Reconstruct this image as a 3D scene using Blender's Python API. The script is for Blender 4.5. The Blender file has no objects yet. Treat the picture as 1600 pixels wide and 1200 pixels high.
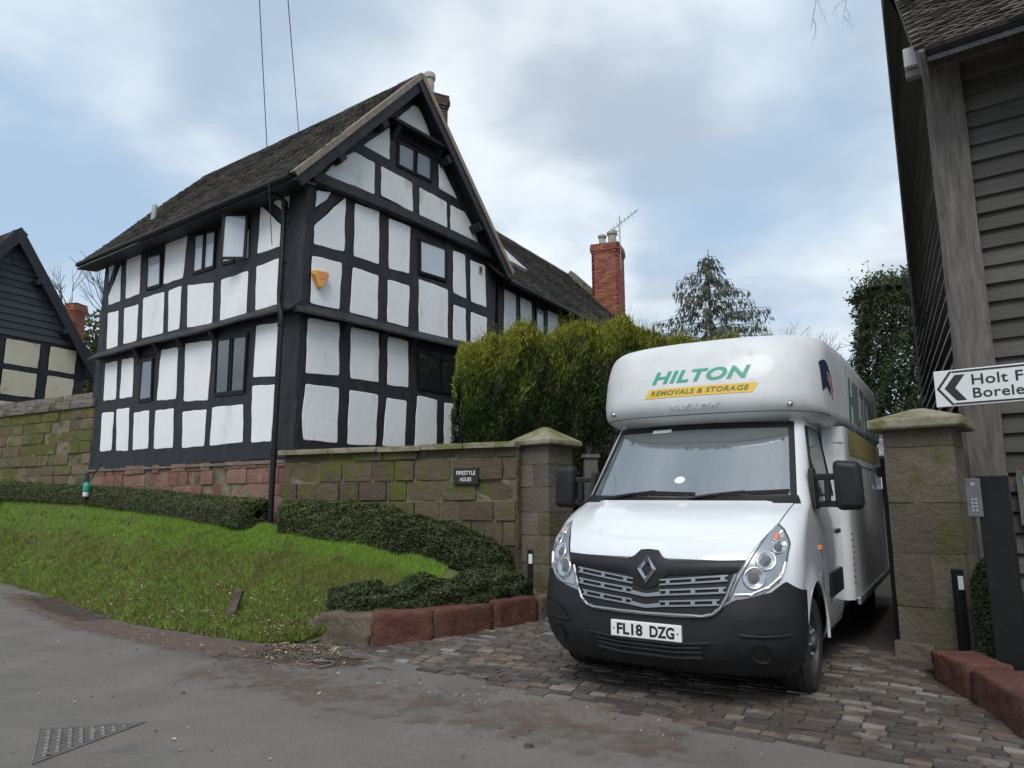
import bpy, bmesh, math, random
import numpy as np
from mathutils import Matrix, Vector
R_ = math.radians
scene = bpy.context.scene
COL = scene.collection
rng = np.random.default_rng(7)
random.seed(7)

# ------------------------------------------------------------------ camera, sky, sun, exposure
cam_d = bpy.data.cameras.new('camera'); cam = bpy.data.objects.new('camera', cam_d); COL.objects.link(cam)
cam.location = (0, 0, 1.5); cam.rotation_euler = (R_(90 + 9.864), 0, 0)
cam_d.sensor_width = 36; cam_d.lens = 24.975; cam_d.clip_end = 3000; cam_d.clip_start = .05
scene.camera = cam
SUN_EL, SUN_AZ = 52, 194          # azimuth in degrees clockwise from +Y (behind the camera, a little left)
world = bpy.data.worlds.new('World'); scene.world = world; world.use_nodes = True
wn = world.node_tree.nodes; wl = world.node_tree.links
for n in list(wn): wn.remove(n)
def wnode(t, **k):
    n = wn.new(t)
    for a, b in k.items(): setattr(n, a, b)
    return n
w_out = wnode('ShaderNodeOutputWorld'); w_bg = wnode('ShaderNodeBackground'); w_bg.inputs[1].default_value = .10
w_sky = wnode('ShaderNodeTexSky', sky_type='NISHITA', sun_disc=False)
w_sky.sun_elevation = R_(SUN_EL); w_sky.sun_rotation = R_(SUN_AZ); w_sky.dust_density = 2.0
w_tc = wnode('ShaderNodeTexCoord'); w_sep = wnode('ShaderNodeSeparateXYZ'); wl.new(w_tc.outputs['Generated'], w_sep.inputs[0])
w_add = wnode('ShaderNodeMath', operation='ABSOLUTE'); wl.new(w_sep.outputs[2], w_add.inputs[0])
w_add2 = wnode('ShaderNodeMath', operation='ADD'); wl.new(w_add.outputs[0], w_add2.inputs[0]); w_add2.inputs[1].default_value = .22
w_dx = wnode('ShaderNodeMath', operation='DIVIDE'); wl.new(w_sep.outputs[0], w_dx.inputs[0]); wl.new(w_add2.outputs[0], w_dx.inputs[1])
w_dy = wnode('ShaderNodeMath', operation='DIVIDE'); wl.new(w_sep.outputs[1], w_dy.inputs[0]); wl.new(w_add2.outputs[0], w_dy.inputs[1])
w_cmb = wnode('ShaderNodeCombineXYZ'); wl.new(w_dx.outputs[0], w_cmb.inputs[0]); wl.new(w_dy.outputs[0], w_cmb.inputs[1])
def wnoise(scale, detail, rough, off):
    m = wnode('ShaderNodeMapping'); m.inputs['Location'].default_value = off; wl.new(w_cmb.outputs[0], m.inputs[0])
    n = wnode('ShaderNodeTexNoise'); n.inputs['Scale'].default_value = scale; n.inputs['Detail'].default_value = detail; n.inputs['Roughness'].default_value = rough
    n.inputs['Distortion'].default_value = .15
    wl.new(m.outputs[0], n.inputs['Vector']); return n
def wramp(src, p0, p1):
    r = wnode('ShaderNodeMapRange', interpolation_type='SMOOTHSTEP'); r.inputs[1].default_value = p0; r.inputs[2].default_value = p1
    wl.new(src, r.inputs[0]); return r
n1 = wnoise(1.15, 5, .52, (3.1, 1.7, 0)); n2 = wnoise(2.1, 4, .5, (7.4, 2.2, 3))
cover = wramp(n1.outputs[0], .30, .62); shade = wramp(n2.outputs[0], .36, .66)
mixc = wnode('ShaderNodeMix', data_type='RGBA'); wl.new(shade.outputs[0], mixc.inputs[0])
mixc.inputs[6].default_value = (3.4, 4.0, 4.75, 1); mixc.inputs[7].default_value = (6.3, 6.8, 7.2, 1)
tint = wnode('ShaderNodeMix', data_type='RGBA', blend_type='MIX'); tint.inputs[0].default_value = .72
wl.new(w_sky.outputs[0], tint.inputs[6]); tint.inputs[7].default_value = (3.5, 4.75, 6.1, 1)
mixs = wnode('ShaderNodeMix', data_type='RGBA'); wl.new(cover.outputs[0], mixs.inputs[0])
wl.new(tint.outputs[2], mixs.inputs[6]); wl.new(mixc.outputs[2], mixs.inputs[7])
wl.new(mixs.outputs[2], w_bg.inputs[0]); wl.new(w_bg.outputs[0], w_out.inputs[0])
sun_d = bpy.data.lights.new('sun', 'SUN'); sun = bpy.data.objects.new('sun', sun_d); COL.objects.link(sun)
sun_d.energy = 1.5; sun_d.angle = R_(35); sun_d.color = (1, .97, .93)
_az = R_(SUN_AZ); _el = R_(SUN_EL)
_sd = Vector((math.sin(_az) * math.cos(_el), math.cos(_az) * math.cos(_el), math.sin(_el)))
sun.rotation_euler = _sd.to_track_quat('Z', 'Y').to_euler()
scene.view_settings.view_transform = 'Standard'; scene.view_settings.look = 'None'
scene.view_settings.exposure = 0.55; scene.view_settings.gamma = 1.0

# ------------------------------------------------------------------ materials
MATS = {}
def mat(name, cols, rough=.7, scale=4., detail=5., bump=0., bscale=40., metal=0., rnd=None, obj_rnd=False, attr=None,
        stretch=(1, 1, 1), coat=0., moss=None, spec=.5, pos=None, bdist=.02, stain=None, trans=0., grain=None):
    """noise driven colour ramp; optional per-object / per-face random shift, moss or stain patches and bump."""
    if name in MATS: return MATS[name]
    m = bpy.data.materials.new(name); m.use_nodes = True; nt = m.node_tree; N = nt.nodes; Lk = nt.links
    b = N['Principled BSDF']; b.inputs['Roughness'].default_value = rough; b.inputs['Metallic'].default_value = metal
    b.inputs['Specular IOR Level'].default_value = spec
    if coat: b.inputs['Coat Weight'].default_value = coat; b.inputs['Coat Roughness'].default_value = .04
    tc = N.new('ShaderNodeTexCoord'); mp = N.new('ShaderNodeMapping'); mp.inputs['Scale'].default_value = stretch
    geo = N.new('ShaderNodeNewGeometry')
    Lk.new(geo.outputs['Position'], mp.inputs[0])
    nz = N.new('ShaderNodeTexNoise'); nz.inputs['Scale'].default_value = scale; nz.inputs['Detail'].default_value = detail; nz.inputs['Roughness'].default_value = .6
    Lk.new(mp.outputs[0], nz.inputs['Vector'])
    fac = nz.outputs[0]
    if obj_rnd or attr:
        if obj_rnd: src = N.new('ShaderNodeObjectInfo').outputs['Random']
        else:
            an = N.new('ShaderNodeAttribute'); an.attribute_name = attr; src = an.outputs['Fac']
        w = rnd if rnd is not None else .7
        a1 = N.new('ShaderNodeMath'); a1.operation = 'MULTIPLY'; a1.inputs[1].default_value = w; Lk.new(src, a1.inputs[0])
        a2 = N.new('ShaderNodeMath'); a2.operation = 'MULTIPLY_ADD'; a2.inputs[1].default_value = 1 - w; Lk.new(fac, a2.inputs[0]); Lk.new(a1.outputs[0], a2.inputs[2])
        fac = a2.outputs[0]
    rp = N.new('ShaderNodeValToRGB'); Lk.new(fac, rp.inputs[0])
    el = rp.color_ramp.elements
    k = len(cols)
    ps = pos or ([.5] if k == 1 else ([.3 + .4 * i / (k - 1) for i in range(k)] if not (obj_rnd or attr) else [.12 + .76 * i / (k - 1) for i in range(k)]))
    while len(el) < k: el.new(.5)
    while len(el) > max(k, 1): el.remove(el[-1])
    for e, p_, c in zip(el, ps, cols): e.position = p_; e.color = (*c, 1)
    col = rp.outputs[0]
    for extra in (moss, stain):
        if not extra: continue
        c2, lo, hi, sc = extra[:4]
        n2_ = N.new('ShaderNodeTexNoise'); n2_.inputs['Scale'].default_value = sc; n2_.inputs['Detail'].default_value = 6; n2_.inputs['Roughness'].default_value = .65
        mp2 = N.new('ShaderNodeMapping'); mp2.inputs['Location'].default_value = (5.3, 1.1, 2.7) if extra is moss else (1.3, 9.1, 4.2)
        if len(extra) > 4: mp2.inputs['Scale'].default_value = extra[4]
        Lk.new(geo.outputs['Position'], mp2.inputs[0]); Lk.new(mp2.outputs[0], n2_.inputs['Vector'])
        mr = N.new('ShaderNodeMapRange'); mr.interpolation_type = 'SMOOTHSTEP'; mr.inputs[1].default_value = lo; mr.inputs[2].default_value = hi
        Lk.new(n2_.outputs[0], mr.inputs[0])
        mx = N.new('ShaderNodeMix'); mx.data_type = 'RGBA'; Lk.new(mr.outputs[0], mx.inputs[0]); Lk.new(col, mx.inputs[6]); mx.inputs[7].default_value = (*c2, 1)
        col = mx.outputs[2]
    if grain:
        gn_ = N.new('ShaderNodeTexNoise'); gn_.inputs['Scale'].default_value = grain[0]; gn_.inputs['Detail'].default_value = 3; gn_.inputs['Roughness'].default_value = .8; Lk.new(geo.outputs['Position'], gn_.inputs['Vector'])
        gr_ = N.new('ShaderNodeMapRange'); gr_.inputs[1].default_value = .3; gr_.inputs[2].default_value = .7; gr_.inputs[3].default_value = 1 - grain[1]; gr_.inputs[4].default_value = 1 + grain[1]; Lk.new(gn_.outputs[0], gr_.inputs[0])
        gm_ = N.new('ShaderNodeMix'); gm_.data_type = 'RGBA'; gm_.blend_type = 'MULTIPLY'; gm_.inputs[0].default_value = 1.; Lk.new(col, gm_.inputs[6]); Lk.new(gr_.outputs[0], gm_.inputs[7]); col = gm_.outputs[2]
    Lk.new(col, b.inputs['Base Color'])
    if trans:
        tr = N.new('ShaderNodeBsdfTranslucent'); Lk.new(col, tr.inputs[0]); ms = N.new('ShaderNodeMixShader'); ms.inputs[0].default_value = trans
        Lk.new(b.outputs[0], ms.inputs[1]); Lk.new(tr.outputs[0], ms.inputs[2]); Lk.new(ms.outputs[0], N['Material Output'].inputs[0])
    if bump:
        bn = N.new('ShaderNodeTexNoise'); bn.inputs['Scale'].default_value = bscale; bn.inputs['Detail'].default_value = 6; bn.inputs['Roughness'].default_value = .65
        Lk.new(mp.outputs[0], bn.inputs['Vector'])
        bp = N.new('ShaderNodeBump'); bp.inputs['Strength'].default_value = bump; bp.inputs['Distance'].default_value = bdist
        Lk.new(bn.outputs[0], bp.inputs['Height']); Lk.new(bp.outputs[0], b.inputs['Normal'])
    MATS[name] = m; return m
def glass(name, tint, transp, rough=.03, ior=1.6):
    """pane: part see-through, part tinted body, with a mirror-like surface"""
    m = bpy.data.materials.new(name); m.use_nodes = True; nt = m.node_tree; N = nt.nodes; b = N['Principled BSDF']
    b.inputs['Base Color'].default_value = (*tint, 1); b.inputs['Roughness'].default_value = rough; b.inputs['IOR'].default_value = ior
    tr = N.new('ShaderNodeBsdfTransparent'); ms = N.new('ShaderNodeMixShader'); ms.inputs[0].default_value = transp
    nt.links.new(b.outputs[0], ms.inputs[1]); nt.links.new(tr.outputs[0], ms.inputs[2]); nt.links.new(ms.outputs[0], N['Material Output'].inputs[0])
    MATS[name] = m; return m

M_plaster = mat('plaster', [(.74, .755, .76), (.82, .83, .835)], .85, 1.3, 6, .25, 9, bdist=.03, stain=((.52, .54, .51), .58, .80, 2.4, (1, 1, .22)))
M_plaster_old = mat('plaster_weathered', [(.62, .63, .61), (.75, .76, .75)], .85, 1.6, 6, .25, 9, bdist=.03, stain=((.42, .45, .39), .52, .72, 2.2, (1, 1, .5)))
M_cream = mat('cream_plaster', [(.55, .50, .36), (.66, .61, .47)], .9, 2.0, 6, .3, 12, stain=((.33, .31, .24), .55, .75, 3.0))
M_timber = mat('black_timber', [(.009, .010, .0125), (.027, .029, .034)], .55, 3, 6, .6, 16, stretch=(2.2, 2.2, .6), bdist=.03, spec=.4)
M_blackpaint = mat('black_paint', [(.005, .0055, .006), (.009, .0095, .0105)], .5, 6, 3, .1, 30, spec=.3)
M_tile = mat('clay_tile', [(.013, .011, .009), (.038, .031, .025), (.066, .055, .044), (.12, .105, .085)], .9, 9, 5, .5, 60, attr='rnd', rnd=.55,
             moss=((.030, .034, .014), .50, .66, 2.2))
M_verge = mat('verge_mortar', [(.20, .16, .12), (.32, .26, .20)], .95, 9, 5, .5, 40)
M_lead = mat('lead_ridge', [(.06, .055, .05), (.12, .11, .10)], .85, 6, 5, .4, 30, moss=((.06, .065, .03), .5, .65, 5))
M_brick = mat('chimney_brick', [(.20, .055, .035), (.30, .10, .065), (.36, .15, .10)], .9, 8, 4, .3, 60, obj_rnd=True)
M_brick_old = mat('sooty_brick', [(.06, .04, .032), (.10, .066, .052), (.13, .09, .07)], .9, 8, 4, .3, 60, obj_rnd=True)
M_mortar = mat('lime_mortar', [(.13, .105, .072), (.22, .185, .13)], .95, 7, 5, .5, 40, moss=((.07, .07, .03), .46, .62, 2.5))
M_pot = mat('clay_pot', [(.30, .27, .22), (.42, .39, .33)], .85, 8, 4, .2, 40)
GREENMOSS = ((.085, .098, .014), .52, .64, 1.9)
M_stone = mat('sandstone', [(.042, .030, .020), (.076, .055, .036), (.115, .090, .056), (.085, .058, .040), (.075, .072, .050)], .92, 5, 6, .8, 22, obj_rnd=True, rnd=.6, moss=GREENMOSS, bdist=.03)
M_stone_moss = mat('mossy_sandstone', [(.075, .058, .036), (.13, .105, .06), (.17, .14, .085), (.15, .085, .058), (.10, .10, .06)], .95, 5, 6, .8, 22, obj_rnd=True, rnd=.6, moss=((.085, .092, .012), .44, .58, 1.7), bdist=.03)
M_stone_red = mat('red_sandstone', [(.14, .062, .046), (.20, .10, .074), (.24, .14, .105), (.19, .085, .064)], .92, 5, 6, .8, 22, obj_rnd=True, rnd=.6, stain=((.30, .25, .17), .56, .72, 1.3), bdist=.03)
M_stone_pillar = mat('pillar_sandstone', [(.072, .055, .046), (.115, .096, .074), (.15, .125, .098), (.125, .086, .072)], .92, 3, 6, .8, 18, obj_rnd=True, rnd=.45, moss=((.085, .082, .025), .48, .66, 1.7), bdist=.03)
M_kerb = mat('red_kerb_stone', [(.060, .020, .014), (.105, .036, .025), (.135, .060, .038)], .9, 7, 6, .8, 26, bdist=.03, stain=((.07, .035, .028), .55, .7, 4))
M_kerb_grey = mat('grey_kerb_stone', [(.085, .064, .046), (.16, .125, .09)], .92, 5, 6, .9, 14, bdist=.05, stain=((.09, .075, .055), .5, .68, 5))
M_coping = mat('lichen_coping', [(.19, .165, .12), (.30, .27, .20)], .92, 6, 6, .6, 30, moss=((.13, .135, .045), .45, .62, 2.6))
M_coping_dark = mat('weathered_coping', [(.12, .105, .085), (.20, .18, .15)], .92, 6, 6, .7, 26, moss=((.075, .080, .03), .48, .66, 2.6), stain=((.42, .41, .38), .63, .70, 9))
M_asphalt = mat('asphalt', [(.118, .106, .094), (.172, .155, .137)], .80, 1.4, 9, .6, 120, grain=(60, .22), moss=((.17, .115, .090), .54, .78, .55), stain=((.095, .090, .086), .60, .72, .8), bdist=.012)
M_dirt = mat('dirt', [(.055, .035, .024), (.12, .075, .052)], .95, 9, 7, .9, 60, bdist=.03)
M_silt = mat('red_silt', [(.11, .072, .054), (.16, .105, .08)], .95, 6, 7, .8, 120, bdist=.01)
M_gravel = mat('gravel', [(.07, .06, .05), (.17, .15, .125)], .95, 60, 4, .9, 90)
M_sett = mat('sett', [(.050, .043, .038), (.078, .062, .052), (.105, .096, .088), (.145, .10, .07), (.24, .23, .215)], .7, 12, 5, .4, 60, obj_rnd=True, rnd=.7, moss=((.070, .054, .043), .46, .64, 2.2), grain=(60, .3))
M_sett_s = mat('sett_far', [(.050, .043, .038), (.078, .062, .052), (.105, .096, .088), (.145, .10, .07), (.24, .23, .215)], .7, 12, 5, .4, 60, attr='rnd', rnd=.7, moss=((.070, .054, .043), .46, .64, 2.2), grain=(60, .3))
M_sbed = mat('sett_bed', [(.040, .031, .025), (.075, .057, .046)], .95, 14, 6, .6, 70)
M_grass = mat('grass', [(.21, .175, .085), (.20, .22, .062), (.21, .36, .05), (.31, .48, .085)], .8, 1.4, 5, attr='rnd', rnd=.75, trans=.25, spec=.2)
M_soil_g = mat('turf_soil', [(.07, .075, .025), (.11, .14, .03)], .95, 3, 6, .8, 40)
M_box = mat('box_leaf', [(.030, .042, .015), (.070, .094, .028), (.13, .16, .05)], .55, 6, 4, attr='rnd', trans=.2, spec=.35)
M_bush = mat('privet_leaf', [(.020, .029, .013), (.048, .066, .025), (.098, .12, .048)], .55, 6, 4, attr='rnd', trans=.2, spec=.35)
M_yew = mat('yew_leaf', [(.016, .034, .010), (.042, .072, .016), (.125, .16, .024), (.36, .35, .04)], .6, 6, 4, attr='rnd', rnd=.9, trans=.25, spec=.3)
M_ivy = mat('ivy_leaf', [(.032, .050, .018), (.072, .10, .036), (.15, .18, .075)], .5, 6, 4, attr='rnd', trans=.2, spec=.4)
M_conif = mat('conifer_needle', [(.05, .064, .044), (.085, .10, .07), (.15, .16, .12)], .7, 6, 4, attr='rnd', trans=.2)
M_fartree = mat('far_foliage', [(.035, .050, .018), (.075, .090, .035), (.12, .12, .055)], .8, 3, 4, attr='rnd', trans=.2)
M_bark = mat('bark', [(.05, .042, .034), (.12, .10, .085)], .95, 12, 5, .6, 40)
M_litter = mat('dry_leaf', [(.10, .065, .035), (.24, .17, .10), (.42, .34, .23)], .8, 10, 3, attr='rnd', rnd=.85)
M_board = mat('grey_weatherboard', [(.040, .037, .034), (.080, .075, .068), (.135, .126, .115)], .85, 7, 6, .7, 26, stretch=(.5, .5, 7), obj_rnd=True, rnd=.35, bdist=.02)
M_oak = mat('weathered_oak', [(.085, .077, .065), (.19, .174, .15)], .88, 5, 6, .8, 20, stretch=(4, 4, .5), bdist=.03, stain=((.055, .06, .03), .58, .72, 2))
M_bboard = mat('blue_black_board', [(.026, .032, .040), (.058, .068, .080)], .7, 5, 6, .4, 24, stretch=(.6, .6, 6), obj_rnd=True, rnd=.4)
M_white = mat('van_paint', [(.68, .695, .71), (.74, .755, .77)], .25, 1.4, 5, coat=.9, spec=.5, stain=((.52, .51, .48), .60, .86, 4.5))
M_luton = mat('luton_grp', [(.56, .57, .565), (.68, .69, .685)], .45, 2.2, 6, stain=((.44, .44, .42), .60, .78, 3.0), coat=.25)
M_plastic = mat('bumper_plastic', [(.0085, .0095, .011), (.014, .0155, .018)], .5, 5, 4, .12, 260, bdist=.004, spec=.35, stain=((.024, .023, .021), .58, .8, 4))
M_trim = mat('black_trim', [(.007, .0075, .008)], .4)
M_rubber = mat('tyre_rubber', [(.014, .0135, .013), (.03, .027, .024)], .85, 9, 4, .3, 60)
M_chrome = mat('chrome', [(.62, .63, .65)], .18, metal=1.)
M_silver = mat('satin_silver', [(.30, .31, .325)], .35, metal=.75)
M_rim = mat('steel_rim', [(.05, .05, .052), (.12, .12, .12)], .6, 7, 4, metal=.5)
M_reflector = mat('lamp_reflector', [(.40, .42, .44)], .22, metal=.85)
M_amber = mat('amber_bulb', [(.75, .20, .05)], .25)
M_plate = mat('plate_white', [(.74, .75, .74)], .4)
M_ink = mat('plate_black', [(.012, .012, .012)], .5)
M_green = mat('decal_green', [(.055, .32, .22)], .5)
M_yellow = mat('decal_yellow', [(.72, .46, .055)], .5)
M_sidegreen = mat('shaded_green', [(.10, .19, .15)], .6); M_sideyellow = mat('shaded_yellow', [(.36, .31, .12)], .6)  # decal colours darkened to carry the shade on the van's side
M_dgreen = mat('decal_dark_green', [(.12, .17, .07)], .5)
M_navy = mat('decal_navy', [(.014, .018, .05)], .5)
M_red = mat('decal_red', [(.40, .06, .06)], .5)
M_dkgrey = mat('cab_grey', [(.045, .05, .055)], .8)
M_seat = mat('seat_cloth', [(.16, .175, .20), (.24, .26, .29)], .95, 20)
M_signw = mat('sign_white', [(.62, .64, .63), (.70, .72, .71)], .45, 3, 4)
M_orange = mat('alarm_orange', [(.72, .33, .06), (.80, .42, .10)], .45, 8)
M_salmon = mat('alarm_label', [(.70, .28, .14)], .5)
M_greybox = mat('grey_plastic', [(.10, .105, .11), (.15, .155, .16)], .5, 8)
M_wlamp = mat('white_fitting', [(.50, .51, .51)], .5)
M_teal = mat('notice_teal', [(.10, .36, .42)], .5)
M_gplast = mat('green_plastic', [(.03, .30, .20)], .4)
M_alu = mat('aluminium', [(.40, .41, .42)], .4, metal=.7)
M_iron = mat('cast_iron', [(.075, .066, .06), (.13, .115, .10)], .6, 14, 5, .5, 60)
M_ironhi = mat('worn_iron', [(.15, .142, .135), (.25, .24, .23)], .45, 14, 5, metal=.4)
M_vent = mat('grey_vent', [(.34, .36, .36)], .6)
M_grille_d = mat('grille_dark', [(.006, .006, .007)], .6)
G_up = glass('pane_pale', (.50, .56, .60), .08, .04, 2.0)
G_dark = glass('pane_dark', (.018, .022, .026), .05, .03, 2.1)
G_mid = glass('pane_mid', (.16, .19, .21), .1, .04, 1.8)
def screen_glass(name, refl, haze):  # the diffuse share paints a pale haze into the glass
    m = bpy.data.materials.new(name); m.use_nodes = True; nt = m.node_tree; N = nt.nodes; N.remove(N['Principled BSDF'])
    tr = N.new('ShaderNodeBsdfTransparent'); tr.inputs[0].default_value = (.80, .88, .88, 1); gl = N.new('ShaderNodeBsdfGlossy'); gl.inputs['Roughness'].default_value = .03; gl.inputs[0].default_value = (.92, .96, 1, 1); df = N.new('ShaderNodeBsdfDiffuse'); df.inputs[0].default_value = (.42, .47, .48, 1)
    m1 = N.new('ShaderNodeMixShader'); m1.inputs[0].default_value = refl; m2 = N.new('ShaderNodeMixShader'); m2.inputs[0].default_value = haze
    nt.links.new(tr.outputs[0], m1.inputs[1]); nt.links.new(gl.outputs[0], m1.inputs[2]); nt.links.new(m1.outputs[0], m2.inputs[1]); nt.links.new(df.outputs[0], m2.inputs[2]); nt.links.new(m2.outputs[0], N['Material Output'].inputs[0]); MATS[name] = m; return m
G_screen = screen_glass('windscreen', .36, .16)
G_lens = glass('lamp_lens', (.55, .57, .60), .86, .02, 1.55)
G_van = glass('door_glass', (.02, .024, .027), .25, .03, 1.7)

# ------------------------------------------------------------------ geometry helpers
def link(o, parent=None):
    COL.objects.link(o)
    if parent is not None: o.parent = parent
    return o
def mesh_obj(name, verts, faces, m, parent=None, smooth=False, attr=None):
    me = bpy.data.meshes.new(name); me.from_pydata([tuple(v) for v in verts], [], faces); me.update()
    if isinstance(m, (list, tuple)):
        for k in m: me.materials.append(k)
    else: me.materials.append(m)
    if smooth: me.polygons.foreach_set('use_smooth', [True] * len(me.polygons))
    if attr is not None:
        at = me.attributes.new('rnd', 'FLOAT', 'FACE'); at.data.foreach_set('value', np.asarray(attr, np.float32))
    return link(bpy.data.objects.new(name, me), parent)
def mesh_np(name, V, Fc, m, parent=None, rnd=None, smooth=False):
    V = np.asarray(V, np.float32); Fc = np.asarray(Fc, np.int32); k = Fc.shape[1]
    me = bpy.data.meshes.new(name); me.vertices.add(len(V)); me.vertices.foreach_set('co', V.ravel())
    me.loops.add(Fc.size); me.loops.foreach_set('vertex_index', Fc.ravel())
    me.polygons.add(len(Fc)); me.polygons.foreach_set('loop_start', np.arange(0, Fc.size, k, dtype=np.int32))
    me.update(calc_edges=True); me.materials.append(m)
    if smooth: me.polygons.foreach_set('use_smooth', np.ones(len(Fc), bool))
    if rnd is not None:
        at = me.attributes.new('rnd', 'FLOAT', 'FACE'); at.data.foreach_set('value', np.asarray(rnd, np.float32))
    me.validate()
    return link(bpy.data.objects.new(name, me), parent)
def empty(name, loc=(0, 0, 0), mtx=None):
    o = bpy.data.objects.new(name, None); COL.objects.link(o); o.empty_display_size = .2
    if mtx is not None: o.matrix_world = mtx
    else: o.location = loc
    return o
def tag(o, label, cat=None, group=None, kind=None):
    if label: o['label'] = label
    if cat: o['category'] = cat
    if group: o['group'] = group
    if kind: o['kind'] = kind
    return o
class MB:
    def __init__(s): s.v = []; s.f = []
    def add(s, vs, fs):
        n = len(s.v); s.v += [tuple(v) for v in vs]; s.f += [tuple(i + n for i in f) for f in fs]; return s
    def hexa(s, c):   # 8 corners: bottom 4 ccw, top 4 ccw
        return s.add(c, [(3, 2, 1, 0), (4, 5, 6, 7), (0, 1, 5, 4), (1, 2, 6, 5), (2, 3, 7, 6), (3, 0, 4, 7)])
    def box(s, x0, x1, y0, y1, z0, z1):
        return s.hexa([(x0, y0, z0), (x1, y0, z0), (x1, y1, z0), (x0, y1, z0), (x0, y0, z1), (x1, y0, z1), (x1, y1, z1), (x0, y1, z1)])
    def tube(s, pts, r, n=8, cap=True):
        pts = [Vector(p) for p in pts]; rs = r if isinstance(r, (list, tuple)) else [r] * len(pts)
        rings = []; up = Vector((0, 0, 1))
        for i, p in enumerate(pts):
            t = (pts[min(i + 1, len(pts) - 1)] - pts[max(i - 1, 0)]).normalized()
            a = t.cross(up if abs(t.z) < .95 else Vector((1, 0, 0))).normalized(); b = t.cross(a)
            rings.append([p + (a * math.cos(2 * math.pi * k / n) + b * math.sin(2 * math.pi * k / n)) * rs[i] for k in range(n)])
        vs = [v for r_ in rings for v in r_]; fs = []
        for i in range(len(pts) - 1):
            for k in range(n): fs.append((i * n + k, i * n + (k + 1) % n, (i + 1) * n + (k + 1) % n, (i + 1) * n + k))
        if cap: fs.append(tuple(range(n - 1, -1, -1))); fs.append(tuple(range((len(pts) - 1) * n, len(pts) * n)))
        return s.add(vs, fs)
    def grid(s, rows, flip=False):
        n = len(rows[0]); vs = [v for r in rows for v in r]; fs = []
        for i in range(len(rows) - 1):
            for k in range(n - 1):
                f = (i * n + k, i * n + k + 1, (i + 1) * n + k + 1, (i + 1) * n + k); fs.append(f[::-1] if flip else f)
        return s.add(vs, fs)
    def prism(s, poly, fn, d0, d1):   # 2-D polygon -> fn(u, v, d)
        n = len(poly); vs = [fn(u, v, d0) for u, v in poly] + [fn(u, v, d1) for u, v in poly]
        fs = [tuple(range(n - 1, -1, -1)), tuple(range(n, 2 * n))] + [(i, (i + 1) % n, n + (i + 1) % n, n + i) for i in range(n)]
        return s.add(vs, fs)
    def obj(s, name, m, parent=None, smooth=False):
        o = mesh_obj(name, s.v, s.f, m, parent, smooth)
        bm = bmesh.new(); bm.from_mesh(o.data); bmesh.ops.recalc_face_normals(bm, faces=bm.faces); bm.to_mesh(o.data); bm.free()
        return o
def bevel(o, w, seg=2):
    md = o.modifiers.new('bevel', 'BEVEL'); md.width = w; md.segments = seg; md.limit_method = 'ANGLE'; md.angle_limit = R_(35); return o
def subsurf(o, lv=2):
    md = o.modifiers.new('sub', 'SUBSURF'); md.levels = lv; md.render_levels = lv; return o
def smooth_angle(o, a=35):
    o.data.polygons.foreach_set('use_smooth', [True] * len(o.data.polygons))
    bm = bmesh.new(); bm.from_mesh(o.data)
    for e in bm.edges:
        if len(e.link_faces) == 2 and e.calc_face_angle(0) > R_(a): e.smooth = False
    bm.to_mesh(o.data); bm.free(); return o
def wob(x, y, z=0.):   # cheap smooth noise, numpy friendly, about -1..1
    return (np.sin(1.7 * x + 2.3 * y + 1.1 * z) + np.sin(-2.9 * x + 1.3 * y + 2.1 * z + 1.) + np.sin(4.1 * x + 3.7 * y - 3.3 * z + 2.) * .6 + np.sin(7.3 * x - 6.1 * y + 5.7 * z + .5) * .4) / 3.
def text_mesh(body, size=1., shear=0., bold=0., spacing=1., align='CENTER'):
    cu = bpy.data.curves.new('lettering', 'FONT'); cu.body = body; cu.size = size; cu.shear = shear; cu.offset = bold
    cu.space_character = spacing; cu.align_x = align; cu.resolution_u = 4
    o = bpy.data.objects.new('lettering', cu); COL.objects.link(o); bpy.context.view_layer.update()
    me = bpy.data.meshes.new_from_object(o.evaluated_get(bpy.context.evaluated_depsgraph_get()))
    vs = np.array([v.co[:] for v in me.vertices]); fs = [tuple(p.vertices) for p in me.polygons]
    COL.objects.unlink(o); bpy.data.objects.remove(o); bpy.data.meshes.remove(me)
    return vs, fs
def lettering(body, fn, u0, u1, v0, v1, m, parent, name='lettering', shear=0., bold=0., spacing=1., base=None):
    """text fitted into a box of the 2-D surface fn(u, v)"""
    vs, fs = text_mesh(body, 1., shear, bold, spacing)
    lo = vs.min(0); hi = vs.max(0); s = (vs - lo) / np.maximum(hi - lo, 1e-6)
    uv = [(u0 + (u1 - u0) * a, v0 + (v1 - v0) * b) for a, b, _ in s]; V_ = [fn(a, b) for a, b in uv]; F_ = list(fs)
    if base:    # raised letters: walls down to the surface
        n = len(V_); V_ += [base(a, b) for a, b in uv]; seen = {}
        for f in fs:
            for i in range(len(f)): e = (f[i], f[(i + 1) % len(f)]); k = tuple(sorted(e)); seen[k] = None if k in seen else e
        F_ += [(e[1], e[0], n + e[0], n + e[1]) for e in seen.values() if e]
    return mesh_obj(name, V_, F_, m, parent)

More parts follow.
